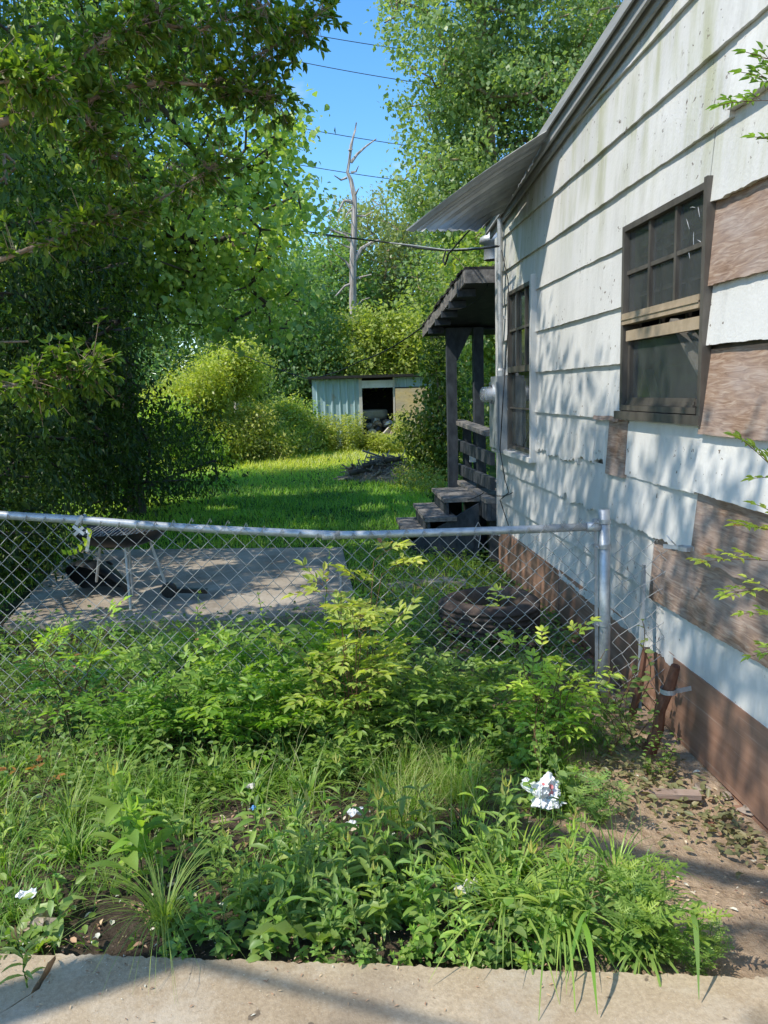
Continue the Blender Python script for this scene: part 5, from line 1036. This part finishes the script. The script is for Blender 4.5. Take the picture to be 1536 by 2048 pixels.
# ================================================================== PLANTS NEAR THE FENCE
V3 = lambda *a: np.array(a, float)
def rot_about(d, ax, a):
    ax = ax/np.linalg.norm(ax); return d*math.cos(a)+np.cross(ax, d)*math.sin(a)+ax*(ax@d)*(1-math.cos(a))
class Plant:
    def __init__(s, seed): s.g = np.random.default_rng(seed); s.p0 = []; s.p1 = []; s.r = []; s.L = {}
    def seg(s, a, b, r): s.p0.append(a); s.p1.append(b); s.r.append(r)
    def leaf(s, tpl, p, d, up, size, wr, t): s.L.setdefault((tpl, wr), []).append((p, d, up, size, t))
    def frond(s, p, d, L, tv, leaf=.036, wr=.40, tpl='fold', pairs=4, sub=True):
        """pinnate compound leaf"""
        g = s.g; d = d/np.linalg.norm(d); side = np.cross(d, V3(0, 0, 1)); side /= max(1e-6, np.linalg.norm(side)); up = np.cross(side, d); q = p
        for i in range(pairs+1):
            t = (i+1)/(pairs+1); nq = q+d*L/(pairs+1); s.seg(q, nq, .0012); q = nq; d = d+V3(0, 0, -.07); d /= np.linalg.norm(d)
            if i == 0: continue
            for sg in (1, -1):
                sd = d*.65+side*sg*.8+up*.12+g.normal(size=3)*.1; sl = L*.42*(1-t*.6)
                if sub and sl > leaf*1.2:
                    e = q+sd*sl; s.seg(q, e, .0009); sd2 = np.cross(sd, up)
                    for k in (.45, .75):
                        for s2 in (1, -1): s.leaf(tpl, q+sd*sl*k, sd*.7+sd2*s2*.8+g.normal(size=3)*.15, up+g.normal(size=3)*.3, leaf*(.7+.4*g.random()), wr, tv+.25*g.random())
                    s.leaf(tpl, e, sd+g.normal(size=3)*.1, up+g.normal(size=3)*.25, leaf*(.9+.4*g.random()), wr, tv+.3*g.random())
                else: s.leaf(tpl, q, sd, up+g.normal(size=3)*.3, leaf*(.8+.4*g.random()), wr, tv+.3*g.random())
        s.leaf(tpl, q, d, up, leaf*1.2, wr, tv+.3*g.random())
    def build(s, root, leafm, stemm, lname='leaves'):
        if s.p0:
            lb = LB(); r = np.array(s.r); lb.tubes(np.array(s.p0), np.array(s.p1), r, r*.85, 0, 5); lb.build('stem', stemm, root)
        lb = LB()
        for (tpl, wr), a in s.L.items(): lb.add(tpl, np.array([x[0] for x in a]), np.array([x[1] for x in a]), np.array([x[2] for x in a]), np.array([x[3] for x in a]), wr, np.array([x[4] for x in a]))
        lb.build(lname, leafm, root)
def nandina(seed, h, spread, nst, tv, fr=5, leaf=.036, L=.2):
    p = Plant(seed); g = p.g
    for i in range(nst):
        a = g.uniform(0, 6.28); r = g.random()**.6*spread; q = V3(math.cos(a)*r*.25, math.sin(a)*r*.25, 0); hh = h*(.55+.5*g.random()); top = V3(math.cos(a)*r, math.sin(a)*r, hh); N = 6; prev = q; pts = [q]
        for k in range(1, N+1):
            t = k/N; c = q+(top-q)*V3(t**1.5, t**1.5, t)+g.normal(size=3)*.008; p.seg(prev, c, .0035*(1-.5*t)); prev = c; pts.append(c)
        for k in range(fr):
            t = .38+.62*k/(fr-1) if fr > 1 else 1; b = pts[min(N, int(t*N))]; az = a+k*2.4+g.normal()*.4; el = .15+.75*t*g.random()
            p.frond(b, V3(math.cos(az)*math.cos(el), math.sin(az)*math.cos(el), math.sin(el)), L*(.7+.5*g.random()), tv*(.25+.75*t*(hh/h)), leaf)
    return p
def copy_thing(root, loc, rz, sc=1.0, label=None, group=None):
    r = root.copy(); COL.objects.link(r); r.location = loc; r.rotation_euler.z = rz; r.scale = (sc, sc, sc)
    if label: r['label'] = label
    if group: r['group'] = group
    for ch in root.children:
        c = ch.copy(); COL.objects.link(c); c.parent = r
    return r
def gpt(px, py): q = P(px, py, Z=-.03); return (q.x, q.y, gz(q.x, q.y))
r = empty('nandina_shrub', 'tallest bright yellow-green nandina shrub at the middle of the fence', 'shrub', gpt(720, 1500)); nandina(1, .86, .26, 11, .72, 6, .052, .24).build(r, m_leaf_nan, m_stemr); 
r2 = empty('nandina_shrub', 'bright nandina shrub right of the middle below the tyre', 'shrub', gpt(1095, 1490)); nandina(2, .44, .17, 11, .70, 6, .045, .17).build(r2, m_leaf_nan, m_stemr)
rd = empty('nandina_shrub', 'deep green nandina shrub left of the tallest yellow-green one', 'shrub', gpt(560, 1490)); nandina(3, .42, .26, 12, .36, 6, .050, .21).build(rd, m_leaf_nan, m_stem)
for (px, py, rz, sc, lab) in ((420, 1470, 1.1, 1.0, 'deep green nandina shrub second from the left in the row along the fence'), (300, 1500, 2.3, .8, 'deep green nandina shrub nearest the left grass clumps'), (860, 1470, 3.0, 1.0, 'deep green nandina shrub just right of the tallest yellow-green one'), (950, 1460, 4.1, .7, 'deep green nandina shrub between the two bright ones'), (650, 1420, 5.0, 1.1, 'deep green nandina shrub hiding the foot of the wire mesh at the middle'), (480, 1400, .6, .75, 'deep green nandina shrub under the sunny patch behind the fence'), (790, 1390, 1.5, .75, 'green nandina shrub behind the wire mesh left of the tyre'), (330, 1360, 3.7, .6, 'green nandina shrub behind the mesh below the grill wheel'), (700, 1540, 3.3, .62, 'small dark nandina shoot before the tallest yellow-green shrub')):
    copy_thing(rd, gpt(px, py), rz, sc, lab, 'nandina shrubs along the fence')
r4 = empty('nandina_shrub', 'thin open nandina at the left with a few reddish leaves', 'shrub', gpt(150, 1450)); nandina(4, .5, .3, 6, .5, 4, .042, .2).build(r4, m_leaf_nan, m_stemr)
copy_thing(r4, gpt(60, 1400), 2, .7, 'thin nandina at the far left edge behind the mesh', 'nandina shrubs along the fence'); copy_thing(r4, gpt(430, 1380), 4, .6, 'thin nandina in front of the concrete pad below the fallen bar', 'nandina shrubs along the fence')
r5 = empty('red_leaf_sprig', 'sprig with red and orange leaves in the grass at the left edge', 'plant', gpt(70, 1590)); p = Plant(5)
for k in range(4): p.frond(V3(0, 0, .04+.03*k), V3(math.cos(k*1.7), math.sin(k*1.7), .6), .11, .2, .036, .45, 'fold', 2, False)
p.build(r5, m_leaf_red, m_stemr)
copy_thing(r5, gpt(110, 1390), 1, 1.3, 'rusty red sprig behind the mesh at the left')
# nandina outside the right edge whose fronds reach into view before the wall
r6 = empty('nandina_shrub', 'tall nandina at the right edge whose sprays hang in front of the white wall', 'shrub', (0, 0, 0)); p = Plant(6); g = p.g; bx, by_ = 1.48, 2.22
for k in range(5):
    q = V3(bx+.03*k, by_+.03*k, -.1); top = V3(1.5+.03*k, 2.3+.04*k, 1.2+.35*k); prev = q
    for i in range(1, 9): c = q+(top-q)*i/8+g.normal(size=3)*.01; p.seg(prev, c, .004); prev = c
for (sx, sy, tx, ty, yy, tv) in ((1580, 205, 1440, 190, 2.45, .1), (1590, 180, 1490, 130, 2.45, .1), (1600, 150, 1500, 90, 2.4, .05), (1600, 300, 1515, 262, 2.4, .1), (1610, 1010, 1500, 870, 2.3, .35), (1600, 960, 1510, 945, 2.3, .4), (1590, 1130, 1420, 1100, 2.35, .75), (1600, 1080, 1480, 1035, 2.35, .7), (1600, 1180, 1450, 1170, 2.35, .65), (1590, 1240, 1490, 1215, 2.3, .5), (1610, 1290, 1500, 1300, 2.3, .45), (1600, 1060, 1520, 1000, 2.3, .6)):
    a = np.array(P(sx, sy, Y=yy)); b = np.array(P(tx, ty, Y=yy+.05)); st = V3(1.52, 2.28, a[2]-.08); p.seg(st, a, .002); p.frond(a, b-a, float(np.linalg.norm(b-a)), tv, .036, .36)
p.build(r6, m_leaf_nan, m_stemr)
# slim upright stems
def sprig(seed, h, n, leaf, tv, wr=.5, lean=.1, tpl='fold', droop=0, pair=True):
    p = Plant(seed); g = p.g; a = g.uniform(0, 6.28); prev = V3(0, 0, 0)
    for i in range(1, n+1):
        t = i/n; c = V3(math.cos(a)*lean*t*t, math.sin(a)*lean*t*t, h*t)+g.normal(size=3)*.003; p.seg(prev, c, .0022*(1-.6*t)+.0006); prev = c
        if t < .12: continue
        for sg in ((0, math.pi) if pair else (0,)):
            az = i*(math.pi/2 if pair else 2.4)+sg+g.normal()*.3; el = .55*(1-droop)-droop*.2+.2*g.normal()
            s_ = leaf*(.55+.6*math.sin(math.pi*min(1, t*.8+.15)))*(.8+.4*g.random()); p.leaf(tpl, c, V3(math.cos(az)*math.cos(el), math.sin(az)*math.cos(el), math.sin(el)), V3(0, 0, 1)+g.normal(size=3)*.15, s_, wr, 1.0 if g.random() < .018 else min(.9, tv+.35*g.random()))
    for k in range(3): az = k*2.1; p.leaf(tpl, prev, V3(math.cos(az)*.5, math.sin(az)*.5, .9), V3(math.cos(az), math.sin(az), -.3), leaf*.6, wr*.8, tv+.4)
    return p
for (px, py, h, lab, sd) in ((648, 1480, .98, 'slim upright privet stem rising before the concrete pad corner', 31), (395, 1450, .66, 'slim leafy stem before the fallen bar on the pad', 32), (560, 1460, .72, 'thin bluish leafy stem left of the tallest shrub', 33)):
    r = empty('privet_stem', lab, 'plant', gpt(px, py)); sprig(sd, h, 26, .030, .45, .5, .08).build(r, m_leaf_weed, m_stem)
r = empty('climbing_sprig', 'yellow-green leafy sprig hanging around the metal strap on the rail', 'plant', tuple(fplane(150, 1145))); p = Plant(34)
for k in range(11): t = k/10; c = V3(-.02+.13*t, -.04, .10-.06*t+.16*t*t); p.seg(c, c+V3(.013, 0, .012), .0012); p.leaf('fold', c, V3(.3*(1 if k % 2 else -1), -.3, .6), V3(0, -.6, .5), .038, .5, .55+.3*p.g.random())
p.build(r, m_leaf_nan, m_stem)
# vine plant by the loose mesh
r = empty('vine_plant', 'leafy vine with broad leaves climbing the ragged mesh beside the post', 'plant', gpt(1265, 1470)); p = Plant(35); g = p.g
for st in range(6):
    prev = V3(.03*st-.08, 0, 0); hh = .25+.42*g.random()
    for i in range(1, 13):
        t = i/12; c = V3(.03*st-.08+.05*math.sin(t*6+st), .04*math.cos(t*5+st), hh*t); p.seg(prev, c, .002); prev = c; az = g.uniform(0, 6.28); p.leaf('lance', c, V3(math.cos(az), math.sin(az)-.3, .2), V3(0, -.2, 1)+g.normal(size=3)*.3, .045*(.7+.5*g.random()), .55, .3+.6*g.random())
p.build(r, m_leaf_weed, m_stemr)
copy_thing(r, gpt(1215, 1500), 2.2, .8, 'broad-leaved vine crowding the foot of the fence post'); copy_thing(r, gpt(1080, 1560), 1.0, .7, 'broad-leaved plant between the bright right nandina and the plastic bag'); copy_thing(r, gpt(1320, 1530), 3.0, .55, 'pale leafy vine at the foot of the broken stake')
# tyre plant
r = empty('seedling', 'small broad-leaved seedling growing inside the tyre', 'plant', TYRE); sprig(36, .22, 6, .10, .5, .6, .03, 'lance', .4).build(r, m_leaf_weed, m_stem)

# weeds along the sidewalk
def proto_weed(name, label, cat, p, mat, loc, stem=m_stem, group=None):
    r = empty(name, label, cat, loc); p.build(r, mat, stem)
    if group: r['group'] = group
    return r
G1 = 'narrow-leaved weeds behind the sidewalk'; G2 = 'round-leaved low weeds behind the sidewalk'; G3 = 'jagged thistle leaves by the sidewalk'; G4 = 'arching grass tufts'; G5 = 'lobed-leaf weeds beside the dirt'
rw = random.Random(3)
def scatter(protos, n, region, s0, s1, spread=None):
    k = 0; tries = 0; used = 0
    while k < n and tries < n*20:
        tries += 1; px = rw.uniform(region[0], region[2]); py = rw.uniform(region[1], region[3]); x, y, z = gpt(px, py)
        if rw.random() < float(bare(np.array([x]), np.array([y]))[0])*1.1: continue
        i = rw.randrange(len(protos)); r = protos[i]; sc = rw.uniform(s0, s1)
        if not r.get('_placed'): r['_placed'] = 1; r.location = (x, y, z); r.rotation_euler.z = rw.uniform(0, 6.28); r.scale = (sc, sc, sc)
        else: copy_thing(r, (x, y, z), rw.uniform(0, 6.28), sc)
        k += 1
lab1 = 'upright weed with narrow pointed leaves among the dense weeds behind the sidewalk'
pa = [proto_weed('narrow_leaf_weed', lab1, 'weed', sprig(50+i, .24+.05*i, 9+i, .085, .25+.1*i, .24, .07, 'lance', .25, False), m_leaf_weed, (0, 0, 0), m_stem, G1) for i in range(4)]
scatter(pa, 44, (420, 1780, 1180, 1915), .55, .92); scatter(pa, 16, (180, 1640, 620, 1890), .6, 1.0); scatter(pa, 12, (620, 1700, 1000, 1800), .7, 1.0); scatter(pa, 8, (900, 1650, 1200, 1800), .6, .9); scatter(pa, 8, (0, 1650, 300, 1800), .5, .8)
lab2 = 'low weed with rounded oval leaves among the dense weeds behind the sidewalk'
pb = [proto_weed('round_leaf_weed', lab2, 'weed', sprig(60+i, .12+.03*i, 6, .055, .3, .5, .04, 'lance', .35, True), m_leaf_weed, (0, 0, 0), m_stem, G2) for i in range(3)]
scatter(pb, 60, (330, 1820, 1330, 1925), .6, 1.05); scatter(pb, 18, (0, 1560, 1200, 1780), .5, .9); scatter(pb, 24, (850, 1480, 1330, 1620), .7, 1.2); scatter(pb, 44, (330, 1905, 1330, 1945), .4, .75); scatter(pa, 10, (700, 1850, 1250, 1925), .5, .8)
def thistle(seed, n=5, L=.2):
    p = Plant(seed); g = p.g
    for i in range(n): az = i*6.28/n+g.normal()*.2; el = .55+.5*g.random(); p.leaf('serr', V3(0, 0, .0), V3(math.cos(az)*math.cos(el), math.sin(az)*math.cos(el), math.sin(el)), V3(0, 0, 1), L*(.7+.5*g.random()), .24, .3+.4*g.random())
    return p
lab3 = 'thistle rosette with long wavy-edged jagged leaves in the front weeds'
pc = [proto_weed('thistle_weed', lab3, 'weed', thistle(70+i), m_leaf_weed, (0, 0, 0), m_stem, G3) for i in range(2)]
for (px, py, sc) in ((610, 1790, 1.15), (640, 1890, 1.2), (75, 1895, .8), (30, 1885, .8), (830, 1850, .9)):
    r = pc[0] if px != 640 else pc[1]
    loc = gpt(px, py)
    if not r.get('_placed'): r['_placed'] = 1; r.location = loc; r.scale = (sc,)*3
    else: copy_thing(r, loc, rw.uniform(0, 6), sc)
def tuft(seed, n, h, w, bend=1.6):
    g = np.random.default_rng(seed); lb = LB(); a = g.uniform(0, 6.28, n); rr = np.abs(g.normal(size=n))*.02
    lb.blades(np.stack([np.cos(a)*rr, np.sin(a)*rr, np.zeros(n)], 1), h*(.5+.6*g.random(n)), np.full(n, w)*(.7+.6*g.random(n)), a+g.normal(size=n)*.4, bend*(.4+.9*g.random(n)), .2+.6*g.random(n), 6); return lb
def tuft_thing(name, label, seed, n, h, w, loc, group=None, sc=1, bend=1.6):
    o = tuft(seed, n, h, w, bend).build(name, m_grass); tag(o, label, 'grass tuft', group); o.location = loc; return o
for (px, py, n, h, w, lab, bd) in ((330, 1860, 150, .36, .0045, 'largest arching grass tuft left of centre behind the sidewalk', 1.5), (590, 1660, 120, .15, .004, 'short bright grass tuft beside the bare leaf-strewn soil', 1.2), (1010, 1840, 70, .36, .011, 'wide-bladed grass tuft right of centre behind the sidewalk', 2.0), (1120, 1860, 50, .36, .012, 'wide-bladed grass tuft beside the lobed-leaf weed', 2.0), (930, 1790, 60, .24, .008, 'wide-bladed grass tuft in the middle of the weeds', 1.8), (1040, 1740, 80, .24, .007, 'dense dark grass tuft behind the wide-bladed ones', 1.6), (140, 1640, 90, .3, .005, 'thin grass tuft at the left under the red sprig', 1.6), (230, 1600, 90, .34, .005, 'tall thin grass tuft left of the deep green shrubs', 1.3), (1230, 1760, 60, .3, .006, 'straggly grass tuft at the edge of the dirt', 2.2), (1290, 1900, 36, .26, .011, 'short wide-bladed tuft at the right near the sidewalk', 2.3)):
    tuft_thing('grass_tuft', lab, px, n, h, w, gpt(px, py), None, 1, bd)
# long blades flopping over the sidewalk edge
for i, (px, py, qx, qy, lab) in enumerate([(1165, 1915, 1195, 2030, 'longest grass blade hanging down over the sidewalk'), (1180, 1890, 1135, 1965, 'grass blade drooping left over the sidewalk edge'), (1385, 1900, 1398, 2000, 'grass blade hanging over the sidewalk at the right')]):
    a = P(px, py-70, Z=.12); b = P(qx, qy, Z=.012); lb = LB(); K = 7; rows = []; 
    for j in range(K+1):
        t = j/K; c = a.lerp(b, t); c.z += .06*math.sin(math.pi*t); w = .007*math.sin(math.pi*min(1, .25+t*.75))+.0008; rows += [np.array([c.x-w, c.y, c.z]), np.array([c.x+w, c.y, c.z+.003])]
    lb._push(np.array([rows]), [(2*j, 2*j+1, 2*j+3, 2*j+2) for j in range(K)], np.array([.35])); lb.tubes(np.array([[a.x, a.y+.05, 0]]), np.array([[a.x, a.y, a.z]]), .003, .002)
    tag(lb.build('drooping_grass', m_grass), lab, 'grass blade')
# lobed weeds
def mug(seed, h, n, L):
    p = Plant(seed); g = p.g
    for st in range(4):
        a = st*1.6+g.random(); sp = .12*(st > 0); prev = V3(0, 0, 0); hh = h*(1 if st == 0 else .55+.25*g.random())
        for i in range(1, n+1):
            t = i/n; c = V3(math.cos(a)*sp*t, math.sin(a)*sp*t, hh*t); p.seg(prev, c, .003*(1-.5*t)); prev = c
            az = i*2.4+st; el = .25+.3*g.random(); p.leaf('lobed', c, V3(math.cos(az)*math.cos(el), math.sin(az)*math.cos(el), math.sin(el)), V3(0, 0, 1)+g.normal(size=3)*.15, L*(.6+.5*math.sin(math.pi*t*.8)), 1.0, .25+.5*t*g.random())
        for k in range(3): az = k*2.1; p.leaf('lobed', prev, V3(math.cos(az)*.7, math.sin(az)*.7, .7), V3(0, 0, 1), L*.5, 1.0, .8)
    return p
r = proto_weed('lobed_weed', 'largest weed with deeply lobed leaves at the right behind the sidewalk', 'weed', mug(80, .27, 9, .085), m_leaf_weed, gpt(1325, 1900), m_stem)
for (px, py, sc, rz, lab) in ((1390, 1935, .5, 1, 'lobed-leaf weed spilling onto the sidewalk at the right'), (1255, 1880, .8, 2, 'lobed-leaf weed just left of the largest one'), (1420, 1905, .4, 3, 'small lobed-leaf weed right of the largest one'), (1200, 1640, .7, 4, 'lobed-leaf weed behind the plastic bag at its right')): copy_thing(r, gpt(px, py), rz, sc, lab)
# goldenrod seedling growing out of the sidewalk crack
q = P(55, 1975, Z=.0); r = proto_weed('goldenrod_seedling', 'feathery bright weed growing out of the sidewalk crack at the left', 'weed', sprig(90, .13, 15, .065, .6, .2, .03, 'lance', .1, False), m_leaf_weed, (q.x, q.y, 0)); 
# big weed left of centre with large leaves
r = proto_weed('ragweed_plant', 'taller weed with large pointed leaves left of the big grass tuft', 'weed', sprig(91, .34, 8, .13, .4, .32, .06, 'lance', .1, True), m_leaf_weed, gpt(255, 1790)); copy_thing(r, gpt(310, 1770), 2, .85, 'taller large-leaved weed directly behind the big grass tuft')
r = proto_weed('sumac_seedling', 'five-leaved seedling on the dark soil at the lower left', 'weed', sprig(92, .10, 3, .11, .3, .36, .02, 'lance', .9, True), m_leaf_weed, gpt(125, 1840))
# fallen vine leaves along the dirt at the right
lb = LB(); g = np.random.default_rng(77); n = 520; px = g.uniform(1180, 1536, n); py = 1540+(px-1180)*.35+g.normal(size=n)*45; pos = np.array([list(P(float(a), float(b), Z=-.10)) for a, b in zip(px, py)]); pos = pos[pos[:, 0] < 1.6]; n = len(pos); pos[:, 2] = ground_z(pos[:, 0], pos[:, 1])+.01+.03*g.random(n)
lb.add('fold', pos, np.stack([g.normal(size=n), g.normal(size=n), g.normal(size=n)*.3], 1), g.normal(size=(n, 3))*.3+np.array([0, 0, 1.]), .022+.03*g.random(n), .5, .2+.6*g.random(n)); tag(lb.build('trailing_vine', m_leaf_dusty), 'trailing dusty vine leaves over the dirt beside the skirt board', 'ground vine', kind='stuff')
